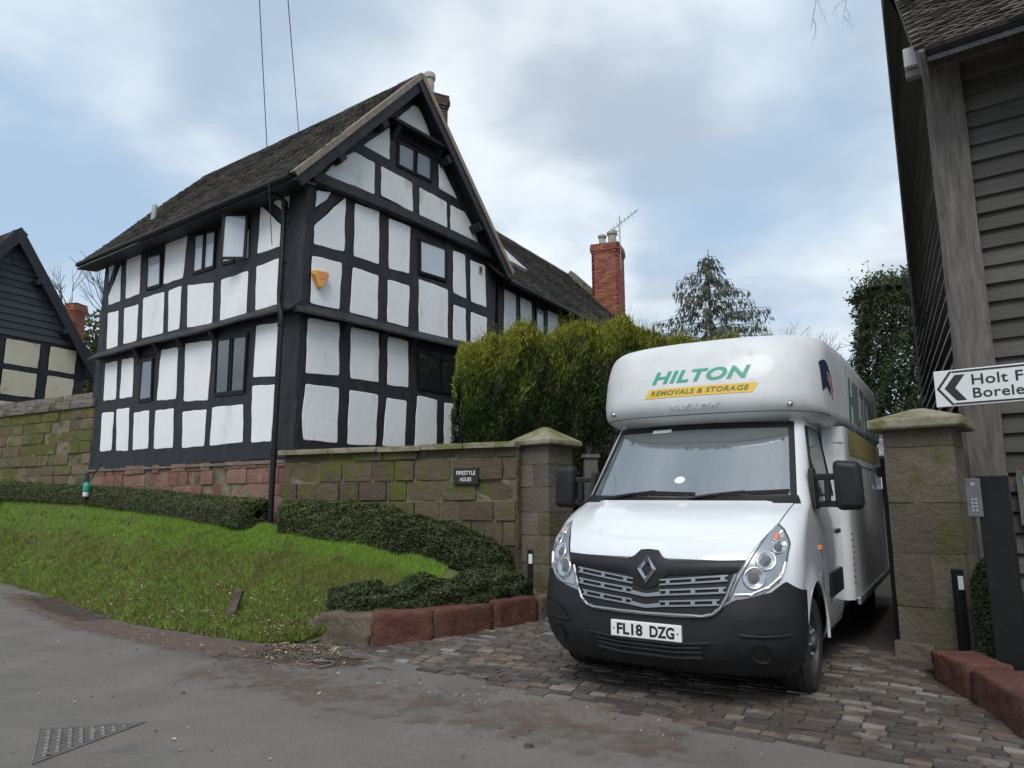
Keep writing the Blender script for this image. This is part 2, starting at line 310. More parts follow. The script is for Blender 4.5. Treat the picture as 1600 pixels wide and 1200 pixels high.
# lumpy stone block prototypes (unit cube centred at 0), shared by every stone
def stone_proto(seed, rough=.05, e2=.978, e3=.945):
    bm = bmesh.new(); bmesh.ops.create_cube(bm, size=1.); bmesh.ops.subdivide_edges(bm, edges=bm.edges[:], cuts=2, use_grid_fill=True)
    r = random.Random(seed)
    for v in bm.verts:
        k = sum(1 for c in v.co if abs(c) > .49)
        sh = {1: 1., 2: e2, 3: e3}.get(k, 1.)
        v.co *= sh
        v.co += Vector([r.uniform(-rough, rough) for _ in range(3)])
    me = bpy.data.meshes.new('stone'); bm.to_mesh(me); bm.free(); return me
PROTO = {}
def stone(name, mtx, m, parent, kind='a', label=None):
    key = (m.name, kind)
    if key not in PROTO:
        PROTO[key] = [stone_proto(k * 7 + ord(kind), *{'a': (.014, .984, .962), 'b': (.005, .992, .982), 'c': (.035, .975, .94)}[kind]) for k in range(6)]
        for me in PROTO[key]: me.materials.append(m)
    o = bpy.data.objects.new(name, random.choice(PROTO[key])); COL.objects.link(o); o.parent = parent
    o.matrix_local = mtx; return o
def frame(o, du, n):   # 4x4 with local x = du, y = -n (into the wall), z up
    du = Vector(du).normalized(); n = Vector(n).normalized(); up = Vector((0, 0, 1))
    return Matrix(((du.x, -n.x, up.x, o[0]), (du.y, -n.y, up.y, o[1]), (du.z, -n.z, up.z, o[2]), (0, 0, 0, 1)))
def courses(parent, L, z0, z1f, hs, wr, m, depth=.2, joint=.014, kind='a', base=None, u_start=0., proud=.012):
    """stones of a wall face in local coords: x along, y = 0 is the face, z up"""
    z = z0; i = 0
    while z < max(z1f(0), z1f(L)) - .05:
        h = hs[i % len(hs)] * random.uniform(.9, 1.1); u = u_start - random.uniform(0, wr[0]) * .6
        while u < L:
            w = random.uniform(*wr); top = z1f(min(max(u + w / 2, 0), L)); ua = max(u, u_start); ub = min(u + w, L)
            hh = min(h, top - z)
            if ub - ua > .07 and hh > .05:
                d = depth + random.uniform(-proud, proud) * 2
                stone('stone', Matrix.Translation(((ua + ub) / 2, depth / 2 - (d - depth) / 2, z + hh / 2)) @ Matrix.Rotation(random.uniform(-.012, .012), 4, 'Y') @ Matrix.Diagonal((ub - ua - joint + .01, d, hh - joint + .01, 1)), m, parent, kind)
            u += w
        z += h; i += 1

# ------------------------------------------------------------------ ground, road, driveway, lawn
ROAD = .12                        # level of the lane; the camera is 1.38 m above it
def ground_h(x, y):
    t = np.clip((y - 11. - np.maximum(0, -x) * 1.3) / 7., 0, 1); return ROAD - .06 + 1.9 * t * t * (3 - 2 * t)
xs = np.concatenate([np.linspace(-900, -30, 8), np.linspace(-25, 25, 41), np.linspace(30, 900, 8)])
ys = np.concatenate([np.linspace(-300, -10, 6), np.linspace(-5, 30, 36), np.linspace(40, 1500, 9)])
gx, gy = np.meshgrid(xs, ys); gz = ground_h(gx, gy)
V = np.stack([gx, gy, gz], -1).reshape(-1, 3); nx = len(xs)
Fc = np.array([(j * nx + i, j * nx + i + 1, (j + 1) * nx + i + 1, (j + 1) * nx + i) for j in range(len(ys) - 1) for i in range(nx - 1)])
tag(mesh_np('ground', V, Fc, M_gravel, smooth=True), 'rising gravelly ground of the yard and land behind', kind='structure')
FOOT = [(-40, 44), (-16, 19.8), (-9.58, 13.73), (-6.67, 10.98), (-4.62, 8.91), (-3.55, 8.25), (-2.64, 7.68), (-2.25, 7.64)]
road_poly = [(-60, -40), (60, -40), (60, 4.2), (6, 5.0), (3.4, 6.3), (1., 8.6), (-.5, 8.5), (-2.2, 8.2)] + [(x - .25, y + .45) for x, y in FOOT[::-1][1:]] + [(-60, 44.4)]
bm = bmesh.new(); bm.faces.new([bm.verts.new((x, y, ROAD)) for x, y in road_poly]); me = bpy.data.meshes.new('road'); bm.to_mesh(me); bm.free(); me.materials.append(M_asphalt)
tag(link(bpy.data.objects.new('road', me)), 'grey asphalt lane with reddish silt at its edge', kind='structure')
VX, VY, VZ, VYAW, VPIT, VROL = .951, 5.227, .183, R_(31.945), R_(.71), R_(.479)
lat = Vector((math.cos(VYAW), -math.sin(VYAW), 0)); back = Vector((math.sin(VYAW), math.cos(VYAW), 0))
def d_ye(a): return float(np.interp(a, [-3.4, -2.74, -1.85, -1.1, -.42, 0, .57, 1.2, 1.7, 3.5], [.55, .26, .145, -.04, -.08, -.14, -.21, -.32, -.32, -.3]))
def d_z(a, y):
    t = min(max((y - d_ye(a)) / 1.0, 0), 1); k = min(max((2.3 - a) / .9, 0), 1); return ROAD + .010 + (.050 * t * t * (3 - 2 * t) + max(0, y - .8) * .012) * (.15 + .85 * k)
def dw(a, y, z=None):
    p = Vector((VX, VY, 0)) + lat * a + back * y; return (p.x, p.y, d_z(a, y) if z is None else z)
rows = [[dw(a, d_ye(a) + t, ROAD - .02 if t < 0 else None) for a in np.linspace(-3.4, 3.4, 26)] for t in (-.03, .1, .25, .4, .55, .7, .85, 1., 1.3, 2., 3., 4.5, 7.)]
o = MB().grid(rows).obj('driveway', M_sbed, smooth=True); driveway = tag(o, 'cobbled driveway between the gate pillars', kind='structure')
KR = [(3.34, 6.20), (3.26, 5.77), (3.25, 5.3), (3.06, 4.53), (2.7, 3.6)]
def left_of(poly, x, y):
    for (x0, y0), (x1, y1) in zip(poly[:-1], poly[1:]):
        lo, hi = min(x0, x1), max(x0, x1)
        if lo <= x <= hi: return y < y0 + (y1 - y0) * (x - x0) / (x1 - x0 + 1e-9)
    return True
def x_at(poly, y):
    pts = sorted((q[1], q[0]) for q in poly); return float(np.interp(y, [q[0] for q in pts], [q[1] for q in pts]))
setts = []; y = -.42; row = 0
while y < 3.0:
    a = -3.8 + random.uniform(0, .2)
    while a < 3.4:
        w = random.choice([.13, .16, .18, .2, .24]) * random.uniform(.9, 1.1); am = a + w / 2
        p = dw(am, y); ok = y > d_ye(am) + random.uniform(-.05, .13) - .03
        if p[1] < 8.0 and p[0] < .6 and p[1] > 9.6: ok = False
        if p[0] < .5 and not left_of([(-3., 7.7), (-1.40, 7.36), (-.78, 7.53), (-.18, 8.10), (.55, 8.98)], p[0], p[1]): ok = False
        if p[0] > x_at(KR, p[1]) - .04: ok = False
        if p[1] > 9.3 or (y > 2.0 and abs(am) < .9): ok = False
        if ok and random.random() < .97: setts.append((math.hypot(p[0], p[1]), am, y, w))
        a += w + .010
    y += .092; row += 1
setts.sort()
sprot = [stone_proto(100 + k, .03, .985, .95) for k in range(6)]
for me in sprot: me.materials.append(M_sett)
stV = []; stF = []; stA = []
fr0 = Matrix.Rotation(-VYAW, 3, 'Z')
for i, (d, a, y, w) in enumerate(setts):
    p = dw(a, y); dz = random.uniform(-.004, .004) - random.uniform(0, .016) * max(0, 1 - (y - d_ye(a)) / .3)
    ex = Vector(dw(a + .05, y)) - Vector(dw(a - .05, y)); ey = Vector(dw(a, y + .05)) - Vector(dw(a, y - .05))
    ex.normalize(); ey.normalize(); ez = ex.cross(ey)
    M = Matrix(((ex.x, ey.x, ez.x, p[0]), (ex.y, ey.y, ez.y, p[1]), (ex.z, ey.z, ez.z, p[2] - .015 + dz), (0, 0, 0, 1))) @ Matrix.Rotation(random.uniform(-.03, .03), 4, 'Z') @ Matrix.Diagonal((w, .084 * random.uniform(.9, 1.06), .05, 1))
    if i < 300:
        o = bpy.data.objects.new('sett', sprot[i % 6]); COL.objects.link(o); o.parent = driveway; o.matrix_local = M
    else:
        n = len(stV); q = random.random(); c = .47
        for z0, s in ((-.5, .5), (.42, .47), (.5, .40)):
            for sx, sy in ((-1, -1), (1, -1), (1, 1), (-1, 1)): stV.append((M @ Vector((sx * s, sy * s, z0)))[:])
        for k in range(4):
            for b_ in (0, 4): stF.append((n + b_ + k, n + b_ + (k + 1) % 4, n + b_ + 4 + (k + 1) % 4, n + b_ + 4 + k)); stA.append(q)
        stF.append((n + 8, n + 9, n + 10, n + 11)); stA.append(q)
if stF: tag(mesh_np('setts', stV, stF, M_sett_s, driveway, stA), None, kind='stuff')

# lawn bank : columns foot -> mid -> top -> back
LC = [((-16, 19.8, .12), (-16.6, 21., .8), (-17.6, 22.8, 1.95), (-18.2, 24, 2.0)),
      ((-9.58, 13.73, .12), (-10.85, 15.55, .73), (-11.7, 16.6, 1.76), (-12.2, 17.6, 1.8)),
      ((-6.67, 10.98, .12), (-7.6, 12.95, .68), (-8.55, 14.7, 1.6), (-9.1, 15.7, 1.64)),
      ((-4.62, 8.91, .12), (-5.35, 10.95, .64), (-6.3, 13.05, 1.43), (-6.9, 14.0, 1.46)),
      ((-3.55, 8.25, .12), (-4.2, 10.1, .62), (-4.75, 11.75, 1.29), (-5.3, 12.8, 1.32)),
      ((-2.64, 7.68, .12), (-3.1, 9.4, .6), (-3.61, 10.9, 1.21), (-3.5, 11.5, 1.24)),
      ((-2.23, 7.68, .14), (-2.15, 8.5, .46), (-2.15, 10.2, 1.0), (-2.0, 10.7, 1.04)),
      ((-1.38, 7.62, .40), (-1.4, 8.3, .48), (-1.2, 9.75, .84), (-1.0, 10.2, .9)),
      ((-.2, 8.38, .42), (-.3, 8.85, .50), (-.2, 9.35, .62), (-.1, 9.75, .68)),
      ((.42, 9.02, .43), (.36, 9.2, .44), (.3, 9.52, .45), (.25, 9.7, .5))]
LCn = np.array(LC)
def lawn_pt(s, t):
    """s across columns 0..9, t 0..1 foot to top, >1 back (arrays)"""
    s = np.clip(s, 0, 8.999); i = s.astype(int); f = (s - i)[:, None]; f = f * f * (3 - 2 * f) * .35 + f * .65
    C_ = LCn[i] * (1 - f[..., None]) + LCn[i + 1] * f[..., None]
    tt = np.clip(t * 2, 0, 2.999); j = tt.astype(int); g = (tt - j)[:, None]
    n_ = np.arange(len(s)); P = C_[n_, j] * (1 - g) + C_[n_, j + 1] * g
    P[:, 2] += (.10 * np.sin(np.pi * np.clip(t, 0, 1)) * np.clip((6.9 - s) / 1.6, 0, 1) + .035 * wob(P[:, 0] * 2, P[:, 1] * 2) * np.clip(t * 4, 0, 1))
    return P
SS = np.linspace(0, 9, 120); TT = np.linspace(0, 1.499, 34)
sg, tg = np.meshgrid(SS, TT); P = lawn_pt(sg.ravel(), tg.ravel()); P[:120, 2] -= .06
Fc = np.array([(j * 120 + i, j * 120 + i + 1, (j + 1) * 120 + i + 1, (j + 1) * 120 + i) for j in range(33) for i in range(119)])
tag(mesh_np('lawn_bank', P, Fc, M_soil_g, smooth=True), 'grassy bank rising from the lane to the hedge', kind='structure')
def blades(n, smin, smax, tmin, tmax, h, w, seed):
    g = np.random.default_rng(seed); s = g.uniform(smin, smax, n); t = tmin + (tmax - tmin) * g.uniform(0, 1, n)
    P = lawn_pt(s, t); hh = h * g.uniform(.5, 1.3, n); ang = g.uniform(0, 2 * np.pi, n); ln = g.uniform(.1, .9, n) * hh
    dx, dy = np.cos(ang), np.sin(ang); a2 = g.uniform(0, 2 * np.pi, n)
    ox, oy = np.cos(a2) * w / 2, np.sin(a2) * w / 2
    V = np.zeros((n, 3, 3)); V[:, 0] = P + np.stack([ox, oy, -.01 + 0 * ox], -1); V[:, 1] = P - np.stack([ox, oy, .01 + 0 * ox], -1)
    V[:, 2] = P + np.stack([dx * ln, dy * ln, hh], -1)
    patch = wob(P[:, 0] * 1.3, P[:, 1] * 1.3) * .16
    # green mown top, mossy olive slope with straw in it
    band = np.clip((t - .50) / .22, 0, 1); band = np.where(s > 5.2, np.clip((t - .62) / .2, 0, 1), band)
    c = .25 + .43 * band + patch * 1.3 * (1 - .35 * band) + g.normal(0, .13, n)
    return V.reshape(-1, 3), np.clip(c, .02, .98)
V1, c1_ = blades(170000, .55, 6.6, .01, 1.03, .045, .010, 3); V2, c2_ = blades(80000, 3.0, 7.4, .0, .98, .06, .010, 4)
def tufts(n, k, seed):
    g = np.random.default_rng(seed); s = np.repeat(g.uniform(.8, 6.7, n), k); t = np.repeat(np.clip(np.abs(g.normal(0, .34, n)), .01, .8), k); P = lawn_pt(s, t); P[:, :2] += g.normal(0, .030, (n * k, 2)); N_ = n * k
    hh = np.repeat(g.uniform(.04, .12, n), k) * g.uniform(.6, 1.2, N_); a = g.uniform(0, 6.283, N_); ln = hh * g.uniform(.2, 1.1, N_); a2 = g.uniform(0, 6.283, N_); ox, oy = np.cos(a2) * .006, np.sin(a2) * .006; V = np.zeros((N_, 3, 3))
    V[:, 0] = P + np.stack([ox, oy, 0 * ox], -1); V[:, 1] = P - np.stack([ox, oy, 0 * ox], -1); V[:, 2] = P + np.stack([np.cos(a) * ln, np.sin(a) * ln, hh], -1); c = np.repeat(g.normal(.42, .16, n), k) + g.normal(0, .07, N_); return V.reshape(-1, 3), np.clip(c, .02, .98)
V3, c3_ = tufts(2600, 26, 8)
Vg = np.concatenate([V1, V2, V3]); cg = np.concatenate([c1_, c2_, c3_])
tag(mesh_np('grass', Vg, np.arange(len(Vg)).reshape(-1, 3), M_grass, None, cg), 'short green and mossy grass covering the bank', 'grass', kind='stuff')

# ------------------------------------------------------------------ foliage helper
def leaves(name, P, Nrm, size, m, parent, rnd, asp=.55, seed=1, droop=0., jit=.8):
    """a leaf quad (kite) at each point, roughly facing outwards"""
    g = np.random.default_rng(seed); n = len(P); Nn = Nrm + g.normal(0, jit, (n, 3)); Nn /= np.linalg.norm(Nn, axis=1)[:, None] + 1e-9
    A = np.cross(Nn, g.normal(0, 1, (n, 3))); A[:, 2] -= droop; A /= np.linalg.norm(A, axis=1)[:, None] + 1e-9
    B = np.cross(Nn, A); s = (size * g.uniform(.6, 1.35, n))[:, None] if np.isscalar(size) else size[:, None]
    V = np.zeros((n, 4, 3)); V[:, 0] = P - A * s * .5; V[:, 1] = P + B * s * asp * .5 + Nn * s * .06; V[:, 2] = P + A * s * .5; V[:, 3] = P - B * s * asp * .5 + Nn * s * .06
    return mesh_np(name, V.reshape(-1, 3), np.arange(4 * n).reshape(-1, 4), m, parent, np.clip(rnd, .01, .99))
def hedge(name, label, path, width, m, n, leaf, seed, lump=.05, group=None, rounded=.5, fr=None):
    """path: list of (x, y, z_bottom, z_top)"""
    g = np.random.default_rng(seed); pa = np.array(path, float); seg = np.linalg.norm(np.diff(pa[:, :2], axis=0), axis=1); cum = np.concatenate([[0], np.cumsum(seg)])
    root = empty(name, (pa[0, 0], pa[0, 1], pa[0, 2])); off = np.array(root.location)
    def at(l):
        q = np.stack([np.interp(l, cum, pa[:, k]) for k in range(4)], -1); d = np.stack([np.interp(l + .05, cum, pa[:, k]) - np.interp(l - .05, cum, pa[:, k]) for k in range(2)], -1)
        d /= np.linalg.norm(d, axis=1)[:, None] + 1e-9; return q, d
    def surf(l, th, shrink=0.):
        q, d = at(l); nx_ = np.stack([d[:, 1], -d[:, 0]], -1); h = (q[:, 3] - q[:, 2]); e_ = np.clip(np.minimum(l, cum[-1] - l) / (width * .45), 0, 1); endr = np.sqrt(np.clip(1 - (1 - e_) ** 2.6, 0, 1))
        ct, st = np.cos(th), np.sin(th); e = rounded
        cx = np.sign(ct) * np.abs(ct) ** e; cz = np.sign(st) * np.abs(st) ** e
        lm = lump * wob(q[:, 0] * 4 + ct * 2, q[:, 1] * 4 + st * 3, st * 2)
        hw = (width / 2 + lm - shrink) * (.03 + .97 * endr); hz = (h + lm - shrink) * (.86 + .14 * endr)
        P = np.stack([q[:, 0] + nx_[:, 0] * cx * hw, q[:, 1] + nx_[:, 1] * cx * hw, q[:, 2] + np.clip(cz, 0, 1) * hz + lm * .5], -1)
        Nn = np.stack([nx_[:, 0] * ct, nx_[:, 1] * ct, st], -1); return P, Nn
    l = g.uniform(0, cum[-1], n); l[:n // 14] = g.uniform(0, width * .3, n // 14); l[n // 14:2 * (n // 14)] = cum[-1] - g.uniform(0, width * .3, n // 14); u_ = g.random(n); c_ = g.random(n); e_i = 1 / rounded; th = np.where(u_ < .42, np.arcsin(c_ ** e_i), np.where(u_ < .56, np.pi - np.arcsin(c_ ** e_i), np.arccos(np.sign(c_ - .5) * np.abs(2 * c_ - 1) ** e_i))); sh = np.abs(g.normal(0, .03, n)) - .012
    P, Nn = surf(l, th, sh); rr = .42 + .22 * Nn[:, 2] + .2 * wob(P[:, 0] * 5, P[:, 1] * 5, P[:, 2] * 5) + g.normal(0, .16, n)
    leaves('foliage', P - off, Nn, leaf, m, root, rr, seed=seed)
    ls = np.linspace(.1, cum[-1] - .1, max(8, int(cum[-1] * 6))); ths = np.linspace(-.05, np.pi + .05, 13)
    rows = [surf(np.full(13, a), ths, .05)[0] - off for a in ls]
    o = MB().grid([[tuple(v) for v in r] for r in rows]).obj('inner_growth', M_bark, root, True)
    return tag(root, label, 'hedge', group)

# ------------------------------------------------------------------ timber-framed house
cor = Vector((-3.488, 11.3, 0)); dl = Vector((-.814, .581, 0)).normalized(); dr = Vector((.674, .739, 0)).normalized()
nl = Vector((-.581, -.814, 0)).normalized(); nr = Vector((.739, -.674, 0)).normalized()
house = empty('timber_framed_house', cor[:]); tag(house, 'tall black and white timber-framed house with steep tiled gable roof', 'house')
def fL(u, v, d=0.): return dl * u + nl * d + Vector((0, 0, v))
def fR(u, v, d=0.): return dr * u + nr * d + Vector((0, 0, v))
L_PANELS = [
 [(6.82,6.85),(6.53,6.85),(6.74,6.43)],[(6.25,6.76),(6.14,5.90),(6.65,5.90),(6.70,6.09)],[(6.02,6.86),(5.42,6.84),(5.33,5.92),(5.90,5.91)],
 [(6.64,5.72),(6.17,5.70),(6.06,4.89),(6.53,4.88)],[(5.92,5.71),(5.33,5.70),(5.27,4.90),(5.81,4.90)],[(5.15,5.80),(4.33,5.79),(4.24,4.91),(5.05,4.92)],
 [(4.16,5.78),(3.69,5.80),(3.65,4.91),(4.05,4.91)],[(3.47,5.77),(2.57,5.65),(2.53,4.84),(3.37,4.90)],[(2.33,5.66),(1.50,5.67),(1.47,4.87),(2.27,4.85)],
 [(1.26,5.70),(0.58,5.72),(0.53,4.89),(1.21,4.88)],[(6.52,4.58),(6.00,4.57),(5.91,3.73),(6.44,3.74)],[(5.80,4.58),(5.31,4.55),(5.23,3.72),(5.75,3.73)],
 [(4.26,4.58),(3.63,4.55),(3.56,3.53),(4.25,3.56)],[(3.38,4.59),(2.47,4.53),(2.48,3.41),(3.28,3.46)],[(1.15,4.61),(0.52,4.57),(0.52,3.64),(1.15,3.69)],
 [(6.45,3.49),(5.94,3.47),(5.89,2.66),(6.38,2.66)],[(5.83,3.52),(5.31,3.51),(5.20,2.62),(5.68,2.64)],[(5.10,3.39),(4.51,3.39),(4.43,2.63),(5.01,2.62)],
 [(4.27,3.37),(3.61,3.36),(3.53,2.60),(4.21,2.61)],[(3.29,3.27),(2.50,3.25),(2.49,2.58),(3.21,2.58)],[(2.32,3.27),(1.39,3.25),(1.33,2.59),(2.31,2.58)],
 [(1.16,3.55),(0.53,3.51),(0.55,2.56),(1.09,2.57)],[(4.43,6.86),(3.62,6.86),(3.67,5.95),(4.38,5.95)],[(1.24,6.83),(0.57,6.29),(0.54,5.92),(1.26,5.93)],
 [(0.89,6.80),(0.44,6.88),(0.43,6.59),(0.60,6.59)]]
R_PANELS = [
 [(2.25,9.38),(1.82,8.86),(2.78,8.74),(2.59,9.12),(2.38,9.39)],[(1.69,8.67),(1.72,8.00),(1.11,8.06)],[(2.95,8.49),(3.48,7.80),(2.97,7.86)],
 [(0.92,7.86),(1.38,7.82),(1.40,7.19),(0.33,7.21),(0.46,7.42)],[(1.52,7.81),(2.28,7.74),(2.32,7.14),(1.55,7.22)],[(2.46,7.71),(3.19,7.64),(3.22,7.01),(2.49,7.07)],
 [(3.29,7.62),(3.69,7.59),(3.95,7.30),(4.22,6.85),(3.31,6.94)],[(0.19,6.86),(0.49,6.93),(0.40,6.76),(0.18,6.54)],[(0.78,6.93),(0.80,5.92),(0.19,5.89),(0.18,6.22)],
 [(0.98,6.89),(1.52,6.90),(1.55,5.88),(1.00,5.89)],[(1.74,6.84),(2.26,6.83),(2.26,5.88),(1.78,5.86)],[(3.38,6.66),(3.72,6.66),(3.77,5.72),(3.41,5.77)],
 [(3.87,6.59),(4.31,6.58),(4.36,5.66),(3.91,5.69)],[(0.17,5.68),(0.76,5.71),(0.75,4.86),(0.18,4.85)],[(0.99,5.69),(1.55,5.67),(1.56,4.84),(0.96,4.85)],
 [(1.76,5.65),(2.28,5.65),(2.27,4.83),(1.78,4.84)],[(2.50,5.84),(3.26,5.80),(3.28,4.77),(2.53,4.80)],[(3.42,5.53),(3.76,5.51),(3.78,4.78),(3.42,4.80)],
 [(3.91,5.48),(4.38,5.45),(4.38,4.74),(3.91,4.77)],[(0.15,4.60),(0.76,4.63),(0.80,3.71),(0.16,3.66)],[(0.99,4.61),(1.60,4.61),(1.63,3.70),(1.03,3.69)],
 [(1.80,4.58),(2.28,4.57),(2.31,3.69),(1.82,3.68)],[(0.17,3.49),(0.81,3.50),(0.82,2.56),(0.18,2.57),(0.13,2.96)],[(1.02,3.49),(1.63,3.48),(1.61,2.57),(1.02,2.55)],
 [(1.82,3.45),(2.28,3.44),(2.26,2.58),(1.76,2.57)],[(2.53,3.57),(3.03,3.54),(3.03,2.62),(2.49,2.60)],[(3.21,3.51),(3.59,3.51),(3.58,2.63),(3.22,2.62)],
 [(3.80,4.45),(4.38,4.43),(4.38,3.70),(3.80,3.70)],[(3.80,3.50),(4.38,3.48),(4.38,2.62),(3.80,2.62)]]
def panel(fn, poly, m, seed, d0=.008, d1=.017):
    """plaster infill: rounded, slightly bowed outline with a soft arris"""
    r = random.Random(seed); n = len(poly); c = (sum(p[0] for p in poly) / n, sum(p[1] for p in poly) / n); out = []
    for i in range(n):
        p0, p1, p2 = Vector(poly[i - 1]), Vector(poly[i]), Vector(poly[(i + 1) % n])
        ra = min(.035, (p0 - p1).length * .2, (p2 - p1).length * .2)
        a = p1 + (p0 - p1).normalized() * ra; b = p1 + (p2 - p1).normalized() * ra
        out += [a, (a + b + p1 * 2) / 4, b]
        ln = (p2 - p1).length; t = (p2 - p1).normalized(); nn = Vector((t.y, -t.x)); k = max(1, int(ln / .22)); ph = r.uniform(0, 6)
        for j in range(1, k + 1):
            q = p1 + (p2 - p1) * (j / (k + 1)); out.append(q + nn * (.007 * math.sin(ph + j * 1.9) + r.uniform(-.004, .004)))
    cc = Vector(c); inner = []; mid = []
    for q in out:
        e = cc - q; e = e / max(e.length, .01); inner.append(q + e * .011); mid.append(q + e * .004)
    N_ = len(out); vs = [fn(q.x, q.y, d0) for q in out] + [fn(q.x, q.y, d0 + (d1 - d0) * .7) for q in mid] + [fn(q.x, q.y, d1) for q in inner]
    fs = [(i, (i + 1) % N_, N_ + (i + 1) % N_, N_ + i) for i in range(N_)] + [(N_ + i, N_ + (i + 1) % N_, 2 * N_ + (i + 1) % N_, 2 * N_ + i) for i in range(N_)] + [tuple(range(2 * N_, 3 * N_))]
    return MB().add(vs, fs).obj('plaster_panel', m, house)
for i, p in enumerate(L_PANELS): panel(fL, p, M_plaster, i)
for i, p in enumerate(R_PANELS): panel(fR, p, M_plaster_old if i < 7 else M_plaster, 50 + i)
# wall cores
mb = MB().prism([(-.02, 1.6), (6.78, 1.6), (6.95, 7.0), (-.02, 7.0)], fL, -.22, -.03)
mb.obj('wall', M_timber, house)
MB().prism([(0., 1.6), (4.62, 1.6), (4.66, 6.75), (2.36, 9.70), (-.02, 6.95)], fR, -.22, -.03).obj('wall', M_timber, house)
back0 = dl * 6.8; MB().prism([(0, 1.6), (4.7, 1.6), (4.7, 6.7), (2.36, 9.6), (0, 6.9)], lambda u, v, d: back0 + dr * u - dl * d + Vector((0, 0, v)), -.2, 0).obj('wall', M_timber, house)
MB().prism([(0.2, 1.6), (6.6, 1.6), (6.6, 6.7), (.2, 6.7)], lambda u, v, d: dr * 4.6 + dl * u + nl * d + Vector((0, 0, v)), 0, .2).obj('wall', M_timber, house)
def beam(fn, p0, p1, w0, w1, d, name='timber', nseg=5, seed=0, dep=.10):
    """wavy-edged timber from p0 to p1 in wall coordinates"""
    r = random.Random(seed * 13 + int(p0[0] * 100) + int(p0[1] * 77)); a = Vector(p0); b = Vector(p1); t = (b - a).normalized(); n = Vector((-t.y, t.x)); L_, R2 = [], []
    for i in range(nseg + 1):
        q = a + (b - a) * i / nseg; w = (w0 + (w1 - w0) * i / nseg) / 2
        L_.append(q + n * (w + r.uniform(-.012, .012))); R2.append(q - n * (w + r.uniform(-.012, .012)))
    rowsF = [[fn(L_[i].x, L_[i].y, -dep), fn(L_[i].x, L_[i].y, d - .012), fn(*(L_[i] - n * .012), d), fn(*(R2[i] + n * .012), d), fn(R2[i].x, R2[i].y, d - .012), fn(R2[i].x, R2[i].y, -dep)] for i in range(nseg + 1)]
    mb = MB().grid(rowsF); e = len(mb.v); mb.f += [(0, 1, 2, 3, 4, 5), (e - 1, e - 2, e - 3, e - 4, e - 5, e - 6)]
    return mb.obj(name, M_timber, house)
def studs(fn, xs_, v0, v1, seed):
    for k, (uc, w) in enumerate(xs_): beam(fn, (uc, v0), (uc, v1), w, w, 0. + .0006 * (k % 3), 'stud', 4, seed + k)
# left front
studs(fL, [(6.72, .26), (6.0, .32), (5.22, .3), (4.2, .3), (3.57, .34), (2.44, .34), (1.37, .36)], 4.80, 5.84, 1)
studs(fL, [(6.86, .26), (6.1, .4), (5.24, .42), (4.45, .3), (3.5, .42), (2.47, .38), (1.37, .42)], 5.8, 7.0, 20)
studs(fL, [(6.62, .32), (5.9, .3), (5.1, .42), (4.34, .34), (3.46, .4), (2.39, .3), (1.25, .36)], 3.4, 4.8, 40)
studs(fL, [(6.54, .32), (5.88, .28), (5.14, .32), (4.36, .32), (3.42, .42), (2.4, .32), (1.24, .34)], 2.5, 3.6, 60)
beam(fL, (6.82, 2.47), (.0, 2.44), .40, .34, .006, 'sill_beam', 14, 3)
beam(fL, (6.75, 3.61), (.0, 3.42), .40, .52, .004, 'rail', 12, 4)
beam(fL, (6.85, 4.74), (.0, 4.72), .40, .40, .004, 'girding_beam', 12, 5)
beam(fL, (6.9, 5.82), (.0, 5.80), .32, .36, .004, 'rail', 12, 6)
beam(fL, (6.95, 6.93), (.0, 6.93), .30, .30, .004, 'wall_plate', 12, 7)
beam(fL, (6.50, 6.88), (6.74, 6.05), .11, .11, .0065, 'brace', 4, 8)
beam(fL, (1.12, 6.92), (.42, 6.36), .17, .17, .0065, 'brace', 4, 9)
# gable front
studs(fR, [(.87, .30), (1.66, .32), (2.40, .32), (3.35, .24), (3.84, .22), (4.5, .30)], 4.76, 5.80, 80)
studs(fR, [(.88, .30), (1.64, .34), (2.38, .32), (3.32, .24), (3.80, .24), (4.47, .34)], 5.74, 6.98, 100)
studs(fR, [(.9, .30), (1.71, .30), (2.41, .30), (3.76, .26), (4.52, .36)], 3.55, 4.74, 120)
studs(fR, [(.92, .28), (1.73, .28), (2.39, .34), (3.12, .28), (3.72, .34), (4.5, .30)], 2.50, 3.62, 140)
beam(fR, (0, 2.46), (4.64, 2.48), .30, .32, .006, 'sill_beam', 10, 11)
beam(fR, (0, 3.57), (4.64, 3.60), .28, .30, .004, 'rail', 10, 12)
beam(fR, (0, 4.72), (4.66, 4.66), .32, .34, .004, 'girding_beam', 10, 13)
beam(fR, (0, 5.79), (3.2, 5.77), .26, .30, .004, 'rail', 10, 14); beam(fR, (3.2, 5.66), (4.6, 5.58), .30, .30, .0046, 'rail', 5, 15)
beam(fR, (.14, 6.30), (.66, 6.98), .18, .18, .0065, 'brace', 4, 16)
def tie_v(u): return 7.05 - .012 * u * u * .9
for k in range(4):
    u0, u1 = .12 + k * 1.13, .12 + (k + 1) * 1.13
mbt = MB().grid([[fR(u, tie_v(u) + .13, -.08), fR(u, tie_v(u) + .13, .02), fR(u, tie_v(u) + .09, .13), fR(u, tie_v(u) - .09, .14), fR(u, tie_v(u) - .12, .11), fR(u, tie_v(u) - .12, -.08)] for u in np.linspace(.06, 4.62, 20)])
e = len(mbt.v); mbt.f += [(0, 1, 2, 3, 4, 5), (e - 1, e - 2, e - 3, e - 4, e - 5, e - 6)]; mbt.obj('tie_beam', M_timber, house)
studs(fR, [(1.46, .22), (2.39, .24), (3.24, .20)], 7.0, 7.95, 160)
beam(fR, (.92, 8.02), (3.75, 7.70), .26, .30, .004, 'collar', 8, 17)
studs(fR, [(1.80, .24), (2.87, .26)], 7.9, 8.85, 170)
